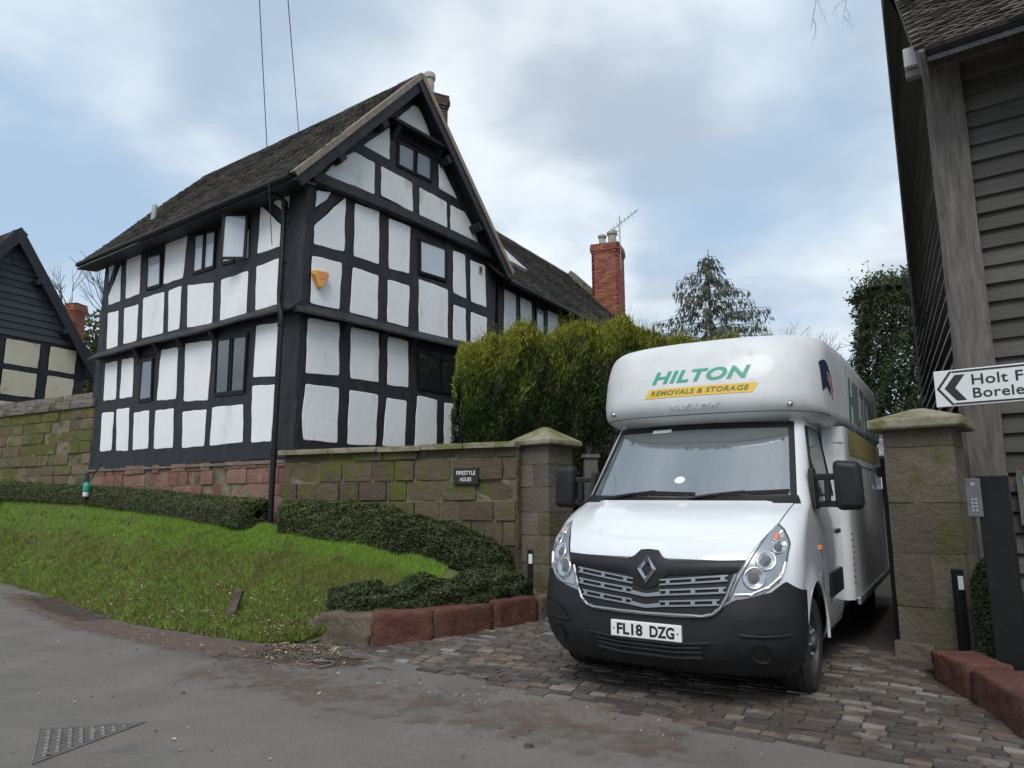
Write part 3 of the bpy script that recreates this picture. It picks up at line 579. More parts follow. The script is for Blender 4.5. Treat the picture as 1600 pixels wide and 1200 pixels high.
beam(fR, (1.5, 8.78), (3.05, 8.62), .30, .30, .004, 'rail', 5, 18)
beam(fR, (.10, 7.02), (2.38, 9.78), .42, .40, .0065, 'principal_rafter', 8, 19); beam(fR, (4.66, 6.80), (2.34, 9.78), .50, .40, .0065, 'principal_rafter', 8, 21)
MB().hexa([fR(1.66, 8.74, .0), fR(3.08, 8.66, .0), fR(3.10, 8.62, .26), fR(1.64, 8.70, .26), fR(1.66, 8.84, .0), fR(3.08, 8.76, .0), fR(3.10, 8.67, .28), fR(1.64, 8.75, .28)]).obj('window_hood', M_timber, house)
for u in (1.80, 2.92): MB().hexa([fR(u - .05, 8.45, .01), fR(u + .05, 8.45, .01), fR(u + .05, 8.5, .06), fR(u - .05, 8.5, .06), fR(u - .05, 8.74, .01), fR(u + .05, 8.74, .01), fR(u + .05, 8.70, .22), fR(u - .05, 8.70, .22)]).obj('bracket', M_timber, house)
# corner posts
def corner_poly(a, b, e):
    return [dl * a + nl * e, nl * e + nr * e, dr * b + nr * e, dr * b - nr * .2, dl * a - nl * .2]
for (a, b, e, z0, z1) in ((.44, .13, .015, 2.30, 4.74), (.40, .14, .022, 4.74, 6.98)):
    pl = corner_poly(a, b, e); n = 8
    rows = []
    for k in range(n + 1):
        z = z0 + (z1 - z0) * k / n; rows.append([(q + Vector((random.uniform(-.012, .012), random.uniform(-.012, .012), z))) for q in pl] )
        rows[-1].append(rows[-1][0])
    bevel(MB().grid(rows).obj('corner_post', M_timber, house), .03)
beam(fR, (4.5, 2.4), (4.52, 6.75), .24, .28, .009, 'corner_post', 8, 23)
beam(fL, (6.72, 2.4), (6.86, 6.95), .16, .16, .009, 'corner_post', 8, 24)
# jetty drip boards
def drip(fn, u0, u1, vt, vb, out, n, name='drip_board', sag=.02):
    rows = []
    for u in np.linspace(u0, u1, n):
        s = sag * math.sin(u * 1.7) * .5
        rows.append([fn(u, vt + s, -.02), fn(u, vt + s, .012), fn(u, vb + .035 + s, out), fn(u, vb + s, out), fn(u, vb + .01 + s, out - .05), fn(u, vb + .06 + s, -.02)])
    mb = MB().grid(rows); e = len(mb.v); mb.f += [(0, 1, 2, 3, 4, 5), (e - 1, e - 2, e - 3, e - 4, e - 5, e - 6)]; return mb.obj(name, M_timber, house)
drip(fL, 6.86, -.10, 4.88, 4.66, .24, 16); drip(fR, -.16, 4.7, 4.82, 4.60, .24, 12)
for u in (5.08, 4.30, 3.46, 2.38): MB().prism([(0, 4.68), (.17, 4.68), (.13, 4.62), (.05, 4.52), (.02, 4.40), (0, 4.40)], lambda a, v, d, u=u: fL(u + d, v, a), -.06, .06).obj('bracket', M_timber, house)
for u in (.88, 1.68, 2.38): MB().prism([(0, 4.62), (.17, 4.62), (.13, 4.56), (.05, 4.46), (.02, 4.36), (0, 4.36)], lambda a, v, d, u=u: fR(u + d, v, a), -.05, .05).obj('bracket', M_timber, house)
# windows
def rect_frame(mb, fn, q, t, d0, d1):
    """q: 4 corners (tl, tr, br, bl); frame of thickness t"""
    c = Vector((sum(p[0] for p in q) / 4, sum(p[1] for p in q) / 4)); O = [Vector(p) for p in q]; I = []
    for p in O: I.append(Vector((p.x + (t if p.x < c.x else -t), p.y + (t if p.y < c.y else -t))))
    for i in range(4):
        j = (i + 1) % 4; mb.hexa([fn(*O[i], d0), fn(*O[j], d0), fn(*I[j], d0), fn(*I[i], d0), fn(*O[i], d1), fn(*O[j], d1), fn(*I[j], d1), fn(*I[i], d1)])
    return I
def lerp2(a, b, t): return (a[0] + (b[0] - a[0]) * t, a[1] + (b[1] - a[1]) * t)
def window(fn, q, lights, g, parent=None, frame_m=None, t=.045):
    fm_ = frame_m or M_blackpaint; o = MB(); rect_frame(o, fn, q, t, -.02, .030)
    w = o.obj('window', fm_, parent or house); n = lights
    for k in range(n):
        a, b = (k / n), ((k + 1) / n)
        qq = [lerp2(q[0], q[1], a), lerp2(q[0], q[1], b), lerp2(q[3], q[2], b), lerp2(q[3], q[2], a)]
        mb = MB(); c = Vector((sum(p[0] for p in qq) / 4, sum(p[1] for p in qq) / 4)); qq = [tuple(c + (Vector(p) - c) * .93) for p in qq]
        I = rect_frame(mb, fn, qq, .032, .008, .038 + .002 * k); mb.obj('casement', fm_, w)
        MB().add([fn(p.x, p.y, .018) for p in I], [(0, 1, 2, 3)]).obj('pane', g, w)
    return w
LW = [[(5.14,6.72),(4.54,6.68),(4.46,5.93),(5.06,5.94)],[(3.36,6.79),(2.59,6.72),(2.57,5.93),(3.32,5.94)],[(2.39,6.77),(1.56,6.71),(1.49,5.88),(2.35,5.94)],
      [(4.99,4.48),(4.50,4.46),(4.42,3.58),(4.96,3.58)],[(2.34,4.56),(1.36,4.52),(1.35,3.43),(2.29,3.46)]]
window(fL, LW[0], 1, G_up); window(fL, LW[1], 2, G_up); window(fL, LW[3], 1, G_mid); window(fL, LW[4], 2, G_dark)
w3 = window(fL, [(2.39, 6.77), (1.98, 6.74), (1.94, 5.91), (2.35, 5.94)], 1, G_up)
MB().add([fL(1.95, 6.72, .012), fL(1.58, 6.70, .012), fL(1.52, 5.92, .012), (fL(1.92, 5.94, .012))], [(0, 1, 2, 3)]).obj('window_opening', G_dark, house)
# the open casement, hinged at its right-hand edge
hx = fL(1.53, 6.30, .05); ang = R_(36); od = (dl * math.cos(ang) + nl * math.sin(ang)); on = nl * math.cos(ang) - dl * math.sin(ang)
fo = lambda u, v, d=0.: hx + od * u + on * d + Vector((0, 0, v))
qo = [(.46, .43), (0, .43), (0, -.43), (.46, -.43)]; mb = MB(); I = rect_frame(mb, fo, qo, .045, 0, .04); cs = mb.obj('open_casement', M_blackpaint, house)
MB().add([fo(p.x, p.y, .02) for p in I], [(0, 1, 2, 3)]).obj('pane', G_up, cs)
window(fR, [(1.89,8.47),(2.78,8.48),(2.77,7.91),(1.89,7.94)], 2, G_mid); window(fR, [(2.46,6.67),(3.21,6.67),(3.22,5.95),(2.48,5.95)], 1, G_up); window(fR, [(2.50,4.43),(3.67,4.39),(3.68,3.68),(2.52,3.69)], 2, G_dark)
# small air vent, downpipe, gutter
MB().prism([(4.11, 6.37), (4.20, 6.37), (4.20, 6.52), (4.11, 6.52)], fR, .02, .04).obj('air_vent', M_vent, house)
for k in (0, 1): MB().prism([(4.125 + .035 * k, 6.39), (4.15 + .035 * k, 6.39), (4.15 + .035 * k, 6.50), (4.125 + .035 * k, 6.50)], fR, .0405, .042).obj('vent_slot', M_ink, house)
dp = MB().tube([fL(.62, 6.98, .40), fL(.62, 6.80, .40), fL(.46, 6.72, .18), fL(.40, 6.66, .12), fL(.40, 5.0, .12), fL(.38, 4.92, .13), fL(.12, 4.72, .30), fL(.07, 4.5, .30), fL(.06, 2.4, .30), fL(.03, 1.2, .32)], .045, 10)
smooth_angle(dp.obj('downpipe', M_blackpaint, house), 60)
for v in (6.60, 4.42, 2.35): MB().tube([fL(.40 if v > 5 else .065, v - .05, .12 if v > 5 else .30), fL(.40 if v > 5 else .065, v + .05, .12 if v > 5 else .30)], .058, 10).obj('pipe_collar', M_blackpaint, house)
# roof
def tiles(name, parent, P00, along, up, L, S, m, tw=.165, ex=.105, sag=.0, seed=0, th=.02, clip=None, lift=.0):
    """P00 eave corner; along unit; up unit (up the slope); overlapping clay tiles, each a wedge"""
    g = random.Random(seed); al, u = Vector(along), Vector(up); nn = al.cross(u).normalized()
    if nn.z < 0: nn = -nn
    V = []; Fq = []; A = []; nr_ = int(S / ex); nc = int(L / tw)
    for r in range(nr_):
        for c in range(nc + 1):
            x0 = c * tw - (tw / 2 if r % 2 else 0); x1 = x0 + tw - .006; x0 = max(x0, 0); x1 = min(x1, L)
            if x1 - x0 < .03: continue
            s0 = r * ex + g.uniform(-.006, .006); s1 = min(s0 + ex * 1.9, S)
            if clip and not clip((x0 + x1) / 2, s0): continue
            sg = -sag * math.sin(math.pi * ((x0 + x1) / 2) / L) * (s0 / S) + .012 * math.sin(x0 * 2.1 + s0 * 1.7)
            a, b = th + g.uniform(-.005, .009), .004; t = g.uniform(-.004, .004); q = Vector(P00) + nn * (sg + lift)
            n0 = len(V); p = lambda x, s, h: V.append((q + al * x + u * s + nn * h)[:])
            p(x0, s0, 0); p(x1, s0, 0); p(x1, s0, a + t); p(x0, s0, a - t); p(x1, s1, b); p(x0, s1, b)
            Fq += [(n0, n0 + 1, n0 + 2, n0 + 3), (n0 + 3, n0 + 2, n0 + 4, n0 + 5), (n0, n0 + 3, n0 + 5, n0 + 5), (n0 + 1, n0 + 4, n0 + 4, n0 + 2)]
            rr = g.random(); A += [rr] * 4
    F2 = [f if len(set(f)) == 4 else None for f in Fq]; keep = [i for i, f in enumerate(F2) if f]
    o = mesh_np(name, V, [F2[i] for i in keep], m, parent, [A[i] for i in keep]); o['kind'] = 'stuff'; return o
def slab(parent, name, corners, th, m):
    c = [Vector(p) for p in corners]; n = (c[1] - c[0]).cross(c[3] - c[0]).normalized()
    if n.z < 0: n = -n
    return MB().hexa([p - n * th for p in c] + c).obj(name, m, parent)
VO = .32                                  # verge overhang in front of the gable
ridge0 = fR(2.22, 9.88, VO); eaveL0 = dr * -.40 + nr * VO + Vector((0, 0, 6.86)); eaveR0 = fR(4.86, 6.48, VO)
RL = 7.65
upL = (ridge0 - eaveL0); SL = upL.length; upL.normalize(); upR = (ridge0 - eaveR0); SR = upR.length; upR.normalize()
eaveL0 = eaveL0 - dl * 0; roof = slab(house, 'roof', [eaveL0, eaveL0 + dl * RL, ridge0 + dl * RL, ridge0], .05, M_timber)
slab(house, 'roof', [eaveR0, eaveR0 + dl * RL, ridge0 + dl * RL, ridge0], .05, M_timber)
tiles('roof_tiles', house, eaveL0, dl, upL, RL, SL, M_tile, sag=.0, seed=1, lift=.012); tiles('roof_tiles', house, eaveR0, dl, upR, RL, SR, M_tile, seed=2, lift=.012)
for k in range(24):
    a = ridge0 + dl * (k * RL / 24); b = ridge0 + dl * ((k + 1) * RL / 24 - .01); off = Vector((0, 0, .0 - .03 * math.sin(math.pi * k / 24) + random.uniform(-.008, .008)))
    smooth_angle(MB().tube([a + off - Vector((0, 0, .03)), b + off - Vector((0, 0, .03))], .072, 8).obj('ridge_tile', M_lead, house), 50)
# barge boards and mortared verge
for e0, u_, S in ((eaveL0, upL, SL), (eaveR0, upR, SR)):
    nn = dl.cross(u_).normalized(); nn = nn if nn.z > 0 else -nn
    f0 = lambda s, h, d: e0 + u_ * s + nn * h + nr * d
    MB().hexa([f0(-.02, -.22, -.05), f0(S - .02, -.22, -.05), f0(S - .02, -.22, -.005), f0(-.02, -.22, -.005), f0(-.02, -.05, -.05), f0(S - .02, -.05, -.05), f0(S - .02, -.05, -.005), f0(-.02, -.05, -.005)]).obj('barge_board', M_timber, house)
    MB().hexa([f0(0, -.048, -.15), f0(S, -.048, -.15), f0(S, -.055, .02), f0(0, -.055, .02), f0(0, .050, -.15), f0(S, .050, -.15), f0(S, .044, .02), f0(0, .044, .02)]).obj('verge', M_verge, house)
    for s in (.28 * S, .62 * S): MB().hexa([f0(s - .08, -.34, -.34), f0(s + .08, -.34, -.34), f0(s + .08, -.34, -.06), f0(s - .08, -.34, -.06), f0(s - .08, -.06, -.34), f0(s + .08, -.06, -.34), f0(s + .08, -.06, -.06), f0(s - .08, -.06, -.06)]).obj('purlin_end', M_timber, house)
eo = eaveL0 + upL * .0
smooth_angle(MB().tube([eaveL0 + dl * .1 + Vector((0, 0, -.03)) + nl * .03, eaveL0 + dl * (RL - .1) + Vector((0, 0, -.03)) + nl * .03], .055, 8).obj('gutter', M_blackpaint, house), 50)
slab(house, 'soffit', [eaveL0 + Vector((0, 0, -.08)), eaveL0 + dl * RL + Vector((0, 0, -.08)), eaveL0 + dl * RL + nl * -.42 + Vector((0, 0, -.02)), eaveL0 + nl * -.42 + Vector((0, 0, -.02))], .03, M_timber)
pv = eaveL0 + dl * 6.1 + upL * 1.2
smooth_angle(MB().tube([pv, pv + Vector((0, 0, .14)), pv + Vector((0, 0, .34)), pv + Vector((0, 0, .38)), pv + Vector((0, 0, .40))], [.06, .06, .06, .05, .02], 10).obj('vent_pipe', M_vent, house), 50)
# plinth of red sandstone
plf = frame((0, 0, 0), (-dl)[:], nl[:]); plinth = empty('plinth'); plinth.parent = house; plinth.matrix_local = Matrix.Translation(dl * 6.82) @ plf
MB().box(0, 6.85, .018, .4, .9, 2.30).obj('plinth_core', M_mortar, plinth)
courses(plinth, 6.84, .95, lambda u: 2.34 - .012 * u, [.26, .2, .28, .22, .24], (.22, .55), M_stone_red, .22)
MB().prism([(0, 2.29), (6.85, 2.24), (6.85, 2.20), (0, 2.25)], lambda u, v, d: Vector((u, d, v)), -.03, .05).obj('slate_course', M_coping_dark, plinth)
plr = frame((0, 0, 0), dr[:], nr[:]); plinth2 = empty('plinth'); plinth2.parent = house; plinth2.matrix_local = plr
MB().box(.03, 4.6, .02, .4, .9, 2.30).obj('plinth_core', M_stone_red, plinth2)

# back chimney of the main roof
def brick_stack(name, label, base, ax, w, d, z0, z1, m, cap=True, visible=True, bh=.075, bw=.235):
    ax = Vector(ax).normalized(); ay = Vector((-ax.y, ax.x, 0)); root = empty(name, mtx=Matrix(((ax.x, ay.x, 0, base[0]), (ax.y, ay.y, 0, base[1]), (0, 0, 1, z0), (0, 0, 0, 1))))
    h = z1 - z0; MB().box(.012, w - .012, .012, d - .012, 0, h).obj('stack', M_mortar, root)
    me = bpy.data.meshes.new('brick'); bb = MB().box(-.5, .5, -.5, .5, -.5, .5); me.from_pydata(bb.v, [], bb.f); me.materials.append(m)
    n = int(h / bh)
    for r in range(n):
        grow = .0 if r < n - 4 else (.02 if r == n - 4 else .045 if r < n - 1 else .03)
        for (L_, side) in ((w, 0), (d, 1), (d, 2)):
            x = -grow + (bw / 2 if r % 2 else 0) * -1
            while x < L_ + grow:
                a = max(x, -grow); b = min(x + bw - .012, L_ + grow)
                if b - a > .04:
                    o = bpy.data.objects.new('brick', me); COL.objects.link(o); o.parent = root; c = (a + b) / 2; zc = r * bh + bh / 2
                    if side == 0: loc = (c, .045 - grow, zc); sc = (b - a, .09, bh - .012)
                    elif side == 1: loc = (.045 - grow - .001, c, zc); sc = (.09, b - a, bh - .012)
                    else: loc = (w - .045 + grow + .001, c, zc); sc = (.09, b - a, bh - .012)
                    o.location = loc; o.scale = sc
                x += bw
    MB().box(-.03, w + .03, -.03, d + .03, h, h + .03).obj('flaunching', M_mortar, root)
    tag(root, label, 'chimney'); return root
def lathe(prof, n=14, c=(0, 0, 0)):
    mb = MB(); rows = [[(c[0] + r * math.cos(2 * math.pi * k / n), c[1] + r * math.sin(2 * math.pi * k / n), c[2] + z) for k in range(n + 1)] for r, z in prof]
    return mb.grid(rows)
bs = brick_stack('chimney', 'slim brown brick chimney rising behind the gable peak', (-2.12, 15.6), (.9, .43, 0), .62, .55, 7.5, 11.35, M_brick_old)
smooth_angle(lathe([(.15, 0), (.15, .05), (.12, .08), (.12, .48), (.15, .50), (.15, .62), (.13, .65), (.0, .66)], c=(.22, .25, 3.86)).obj('chimney_pot', M_pot, bs), 40)

# things on the house front
al = empty('alarm_box', (cor + fR(.30, 5.30, .03))[:])
pl = [(-.14, .11), (.13, .13), (.15, .06), (.02, -.17), (-.03, -.17), (-.15, .04)]
fa = lambda u, v, d: dr * u + nr * d + Vector((0, 0, v))
bevel(MB().prism(pl, fa, 0, .10).obj('casing', M_orange, al), .012); MB().prism([(-.06, .09), (.10, .10), (.115, .06), (.07, -.02), (-.02, -.03)], fa, .1005, .104).obj('front_label', M_salmon, al)
tag(al, 'yellow and orange shield-shaped alarm box on the gable wall', 'alarm box')

# ------------------------------------------------------------------ rear wing
wd = Vector((.527, .85, 0)).normalized(); wb = Vector((-wd.y, wd.x, 0)); wn_ = -wb
w0 = Vector((-.30, 15.0, 0)); wing = empty('rear_wing', w0[:]); WL = 9.2
fW = lambda u, v, d=0.: wd * u + wn_ * d + Vector((0, 0, v))
MB().prism([(0, 1.5), (WL, 1.5), (WL, 6.5), (0, 6.5)], fW, -.3, -.03).obj('wall', M_timber, wing)
MB().prism([(0, 1.5), (5.6, 1.5), (5.6, 6.4), (2.8, 9.5), (0, 6.4)], lambda u, v, d: wd * (WL - .3 + d) + wb * u + Vector((0, 0, v)), 0, .3).obj('gable_wall', M_brick, wing)
_h = house; house = wing
for i, (a, b) in enumerate([(.22, .72), (.92, 1.42), (2.22, 2.72), (3.7, 4.3), (4.6, 5.2)]):
    panel(fW, [(a, 6.28), (b, 6.28), (b, 5.25), (a, 5.25)], M_plaster, 300 + i); panel(fW, [(a, 5.0), (b, 5.0), (b, 3.9), (a, 3.9)], M_plaster, 330 + i)
studs(fW, [(.10, .2), (.82, .16), (1.52, .16), (2.12, .16), (2.82, .2), (3.55, .2), (4.45, .2), (5.35, .2)], 3.8, 6.45, 400)
beam(fW, (0, 5.12), (WL, 5.12), .22, .22, .004, 'rail', 10, 401); beam(fW, (0, 6.40), (WL, 6.40), .2, .2, .005, 'wall_plate', 10, 402)
window(fW, [(1.6, 6.25), (2.05, 6.25), (2.05, 5.3), (1.6, 5.3)], 1, G_up, wing); window(fW, [(2.9, 6.25), (3.45, 6.25), (3.45, 5.3), (2.9, 5.3)], 1, G_dark, wing)
house = _h
we0 = fW(-2.6, 6.35, .35); wr0 = -wd * 2.6 + wb * 2.9 + Vector((0, 0, 9.62)); WLr = WL + 2.5
wu = wr0 - we0; WS = wu.length; wu.normalize()
wclip = lambda x, s: x > 2.05 or s > .9
slab(wing, 'roof', [we0 + wd * 2.4, we0 + wd * WLr, wr0 + wd * WLr, wr0 + wd * 2.4], .06, M_timber)
tiles('roof_tiles', wing, we0, wd, wu, WLr, WS, M_tile, sag=.0, seed=3, clip=wclip, lift=.012)
bk = wb * 2.9 * 2 - wb * .0
slab(wing, 'roof', [we0 + wb * 6.2, we0 + wb * 6.2 + wd * WLr, wr0 + wd * WLr, wr0], .06, M_tile)
for k in range(22): smooth_angle(MB().tube([wr0 + wd * (k * WLr / 22) - Vector((0, 0, .05)), wr0 + wd * ((k + 1) * WLr / 22 - .012) - Vector((0, 0, .05 + random.uniform(-.008, .008)))], .10, 8).obj('ridge_tile', M_lead, wing), 50)
smooth_angle(MB().tube([we0 + wd * 2.5 + Vector((0, 0, -.03)), we0 + wd * WLr + Vector((0, 0, -.03))], .05, 8).obj('gutter', M_blackpaint, wing), 50)
wnn = wd.cross(wu).normalized(); wnn = wnn if wnn.z > 0 else -wnn
for k in range(9):    # raised parapet of coping slabs on the far gable
    s0, s1 = k * WS / 9, (k + 1) * WS / 9 - .012; c = lambda x, s, h: we0 + wd * (WLr + x) + wu * s + wnn * h
    MB().hexa([c(-.18, s0, -.1), c(.18, s0, -.1), c(.18, s1, -.1), c(-.18, s1, -.1), c(-.18, s0, .20), c(.18, s0, .20), c(.18, s1, .20), c(-.18, s1, .20)]).obj('parapet_coping', M_coping_dark, wing)
# skylight
sk = lambda x, s, h: we0 + wd * (2.6 + x) + wu * s + wnn * h
def sky_frame(x0, x1, s0, s1):
    t = .07; mb = MB()
    for (a, b, c_, d_) in ((x0, x1, s0, s0 + t), (x0, x1, s1 - t, s1), (x0, x0 + t, s0 + t, s1 - t), (x1 - t, x1, s0 + t, s1 - t)):
        mb.hexa([sk(a, c_, .03), sk(b, c_, .03), sk(b, d_, .03), sk(a, d_, .03), sk(a, c_, .11), sk(b, c_, .11), sk(b, d_, .11), sk(a, d_, .11)])
    o = mb.obj('skylight', M_wlamp, wing); MB().add([sk(x0 + t, s0 + t, .08), sk(x1 - t, s0 + t, .08), sk(x1 - t, s1 - t, .08), sk(x0 + t, s1 - t, .08)], [(0, 1, 2, 3)]).obj('pane', G_up, o)
sky_frame(1.35, 2.15, 1.35, 2.75)
tag(wing, 'long low rear wing with dark tiled roof and skylight behind hedge', 'house')
ch = brick_stack('brick_chimney', 'tall red brick chimney with two pale pots on the rear wing', (2.72, 23.2), (.93, -.36, 0), .92, .95, 6.6, 10.35, M_brick)
for (x, y, s) in ((.28, .45, .9), (.62, .5, 1.1)):
    smooth_angle(lathe([(.17 * s, 0), (.15 * s, .06), (.13 * s, .10), (.13 * s, .40 * s), (.17 * s, .42 * s), (.17 * s, .50 * s), (.12 * s, .52 * s), (.10, .44 * s), (0, .44 * s)], c=(x, y, 3.78)).obj('chimney_pot', M_pot, ch), 40)
# television aerial on a pole strapped to the chimney
ap = Vector((3.68, 23.0, 9.4)); ae = empty('television_aerial', ap[:]); MB().tube([(0, 0, 0), (0, 0, 1.95)], .02, 6).obj('mast', M_alu, ae)
bd = Vector((.75, -.2, .55)).normalized(); b0 = Vector((0, 0, 1.65)) - bd * .35
MB().tube([b0, b0 + bd * 1.15], .014, 5).obj('boom', M_alu, ae)
for k in range(7):
    c = b0 + bd * (.12 + k * .15); e = Vector((.25, .95, 0)).normalized() * (.30 - .02 * k); MB().tube([c - e, c + e], .008, 4).obj('element', M_alu, ae)
for k in (-1, 1): MB().tube([Vector((-.35, -.15, 1.35 + .08 * k)), Vector((.05, .2, 1.37 + .08 * k))], .01, 4).obj('reflector_rod', M_alu, ae)
tag(ae, 'thin metal television aerial on a mast by the red chimney', 'aerial')

# ------------------------------------------------------------------ garden wall, gate pillars
gw0, gw1 = Vector((-3.56, 11.12, 0)), Vector((.06, 9.58, 0)); gd = (gw1 - gw0); GL = gd.length; gd.normalize(); gn = Vector((gd.y, -gd.x, 0))
gwall = empty('garden_wall', mtx=frame(gw0[:], gd[:], gn[:]))
MB().box(0, GL, .026, .34, .3, 2.30).obj('wall_core', M_mortar, gwall)
courses(gwall, GL, .42, lambda u: 2.30, [.30, .27, .32, .26, .30], (.32, .62), M_stone, .24, joint=.03)
u = -.06
while u < GL - .1:
    w = min(random.uniform(.6, 1.0), GL + .02 - u); stone('coping_stone', Matrix.Translation((u + w / 2, .14, 2.335 + random.uniform(-.006, .006))) @ Matrix.Diagonal((w - .012, .46, .075, 1)), M_coping, gwall, 'b'); u += w
tag(gwall, 'mossy sandstone garden wall with flat coping beside gate pillar', 'wall')
np_ = empty('house_name_plate', (gw0 + gd * 3.20 + gn * .03 + Vector((0, 0, 1.925)))[:]); npf = lambda u, v, d=.0: gd * u + gn * d + Vector((0, 0, v))
bevel(MB().prism([(-.19, -.115), (.19, -.115), (.19, .115), (-.19, .115)], npf, -.02, .02).obj('slate', M_ink, np_), .006)
lettering('PIPESTYLE', lambda u, v: npf(u, v, .0215), -.145, .145, .015, .072, M_plate, np_, bold=.01); lettering('HOUSE', lambda u, v: npf(u, v, .0215), -.085, .085, -.072, -.018, M_plate, np_, bold=.01)
tag(np_, 'small black house name plate with white letters on the wall', 'name plate')
def pillar(name, label, c, yaw, w, d, z0, z1, hs, capw, caph, caprise, m, base=None):
    root = empty(name, mtx=Matrix.Translation((c[0], c[1], 0)) @ Matrix.Rotation(yaw, 4, 'Z'))
    MB().box(-w / 2 + .012, w / 2 - .012, -d / 2 + .012, d / 2 - .012, z0 - .3, z1 - .01).obj('pillar_core', M_mortar, root); z = z0; i = 0
    while z < z1 - .02:
        h = min(hs[i % len(hs)], z1 - z); sp = random.uniform(.3, .7) if i % 2 else None
        if sp is None: parts = [(-w / 2, w / 2)]
        else: parts = [(-w / 2, -w / 2 + w * sp - .006), (-w / 2 + w * sp + .006, w / 2)]
        for (a, b) in parts: stone('block', Matrix.Translation(((a + b) / 2, random.uniform(-.006, .006), z + h / 2)) @ Matrix.Diagonal((b - a, d, h - .006, 1)), m, root, 'b')
        z += h; i += 1
    c2 = capw / 2; q = capw / w * d / 2; mb = MB()
    rows = [[(-c2 * .97, -q * .97, z1), (c2 * .97, -q * .97, z1), (c2 * .97, q * .97, z1), (-c2 * .97, q * .97, z1)], [(-c2, -q, z1 + .02), (c2, -q, z1 + .02), (c2, q, z1 + .02), (-c2, q, z1 + .02)], [(-c2, -q, z1 + caph), (c2, -q, z1 + caph), (c2, q, z1 + caph), (-c2, q, z1 + caph)], [(-.04, -.04, z1 + caph + caprise), (.04, -.04, z1 + caph + caprise), (.04, .04, z1 + caph + caprise), (-.04, .04, z1 + caph + caprise)]]
    rows = [r + [r[0]] for r in rows]; mb.grid(rows); mb.f.append((15, 16, 17, 18)); mb.f.append((3, 2, 1, 0))
    bevel(mb.obj('cap', M_coping, root), .012)
    if base: stone('base_block', Matrix.Translation((base[0], base[1], base[2])) @ Matrix.Diagonal((base[3], base[4], base[5], 1)), m, root, 'c')
    return tag(root, label, 'gate pillar')
pillar('gate_pillar', 'sandstone gate pillar with mossy pyramid cap at end of garden wall', (.46, 9.78), R_(-43), .54, .52, .15, 2.32, [.33, .30, .36, .30], .74, .07, .20, M_stone_pillar)
pillar('gate_pillar', 'pale sandstone gate pillar in front of the weatherboarded barn', (3.82, 6.60), R_(-40), .56, .54, .12, 2.20, [.52, .46, .44, .50], .76, .09, .12, M_stone_pillar, base=(-.16, -.16, .20, .34, .34, .28))

# kerb stones
def kerb(name, label, p0, p1, z0, h, depth, m, seed, kind='c', group=None):
    p0, p1 = Vector((*p0, 0)), Vector((*p1, 0)); d = (p1 - p0); L_ = d.length; d.normalize(); n = Vector((-d.y, d.x, 0)); c = (p0 + p1) / 2 + n * depth / 2 + Vector((0, 0, z0 + h / 2))
    bm = bmesh.new(); bmesh.ops.create_cube(bm, size=1.); bmesh.ops.subdivide_edges(bm, edges=bm.edges[:], cuts=9, use_grid_fill=True)
    r = random.Random(seed)
    for v in bm.verts:
        k = sum(1 for q in v.co if abs(q) > .49); v.co *= {2: .982, 3: .96}.get(k, 1.)
        v.co = Vector((v.co.x * L_, v.co.y * depth, v.co.z * h)); w = wob(v.co.x * 6 + seed, v.co.y * 6, v.co.z * 8) * (.012 if kind == 'c' else .03) + wob(v.co.x * 21 + seed, v.co.y * 19, v.co.z * 23) * .008; v.co += v.co.normalized() * w + Vector([r.uniform(-.004, .004) for _ in range(3)])
        if kind == 'tip': t = max(0, -v.co.x / L_); v.co.z -= (v.co.z + h / 2) * min(1, t * 2) ** 2 * .75; v.co.y *= 1 - .45 * t
    me = bpy.data.meshes.new(name); bm.to_mesh(me); bm.free(); me.materials.append(m); me.polygons.foreach_set('use_smooth', [True] * len(me.polygons))
    o = bpy.data.objects.new(name, me); COL.objects.link(o); o.matrix_world = Matrix(((d.x, n.x, 0, c.x), (d.y, n.y, 0, c.y), (0, 0, 1, c.z), (0, 0, 0, 1)))
    return tag(o, label, 'kerb stone', group)
GL_ = 'kerb stones left of driveway'; GR_ = 'kerb stones right of driveway'
kerb('kerb_stone', 'rough grey pointed kerb stone at the lane end of the row', (-2.30, 7.80), (-1.42, 7.40), .07, .36, .32, M_kerb_grey, 1, 'tip', GL_)
kerb('kerb_stone', 'red kerb stone next to the grey pointed one', (-1.39, 7.40), (-.80, 7.54), .07, .38, .32, M_kerb, 2, group=GL_)
kerb('kerb_stone', 'middle red kerb stone of the row under the bush', (-.75, 7.56), (-.19, 8.08), .08, .38, .30, M_kerb, 3, group=GL_)
kerb('kerb_stone', 'brownish red kerb stone nearest the left gate pillar', (-.15, 8.12), (.30, 8.62), .10, .38, .30, M_kerb, 4, group=GL_)
kerb('kerb_stone', 'short dark kerb stone half hidden by the van bumper', (.33, 8.65), (.58, 8.98), .12, .34, .3, M_kerb_grey, 5, group=GL_)
jb = MB()
for (x, y, r_) in ((-1.405, 7.43, .1), (-.775, 7.58, .45), (-.17, 8.13, .75), (.315, 8.66, .8)):
    c_, s_ = math.cos(r_), math.sin(r_); q = [(x + a * c_ - b * s_, y + a * s_ + b * c_) for a, b in ((-.022, .012), (.022, .012), (.022, .2), (-.022, .2))]
    tag(MB().hexa([(a, b, .1) for a, b in q] + [(a, b, .42) for a, b in q]).obj('mortar_joint', M_mortar), 'mortar filling between the kerb stones', kind='structure')
kerb('kerb_stone', 'rounded red kerb stone at the foot of the right pillar', (3.23, 5.32), (3.29, 5.86), .10, .30, -.32, M_kerb, 8, group=GR_)
kerb('kerb_stone', 'long rounded red kerb stone at the lower right edge', (3.02, 4.45), (3.22, 5.28), .08, .31, -.34, M_kerb, 9, group=GR_)
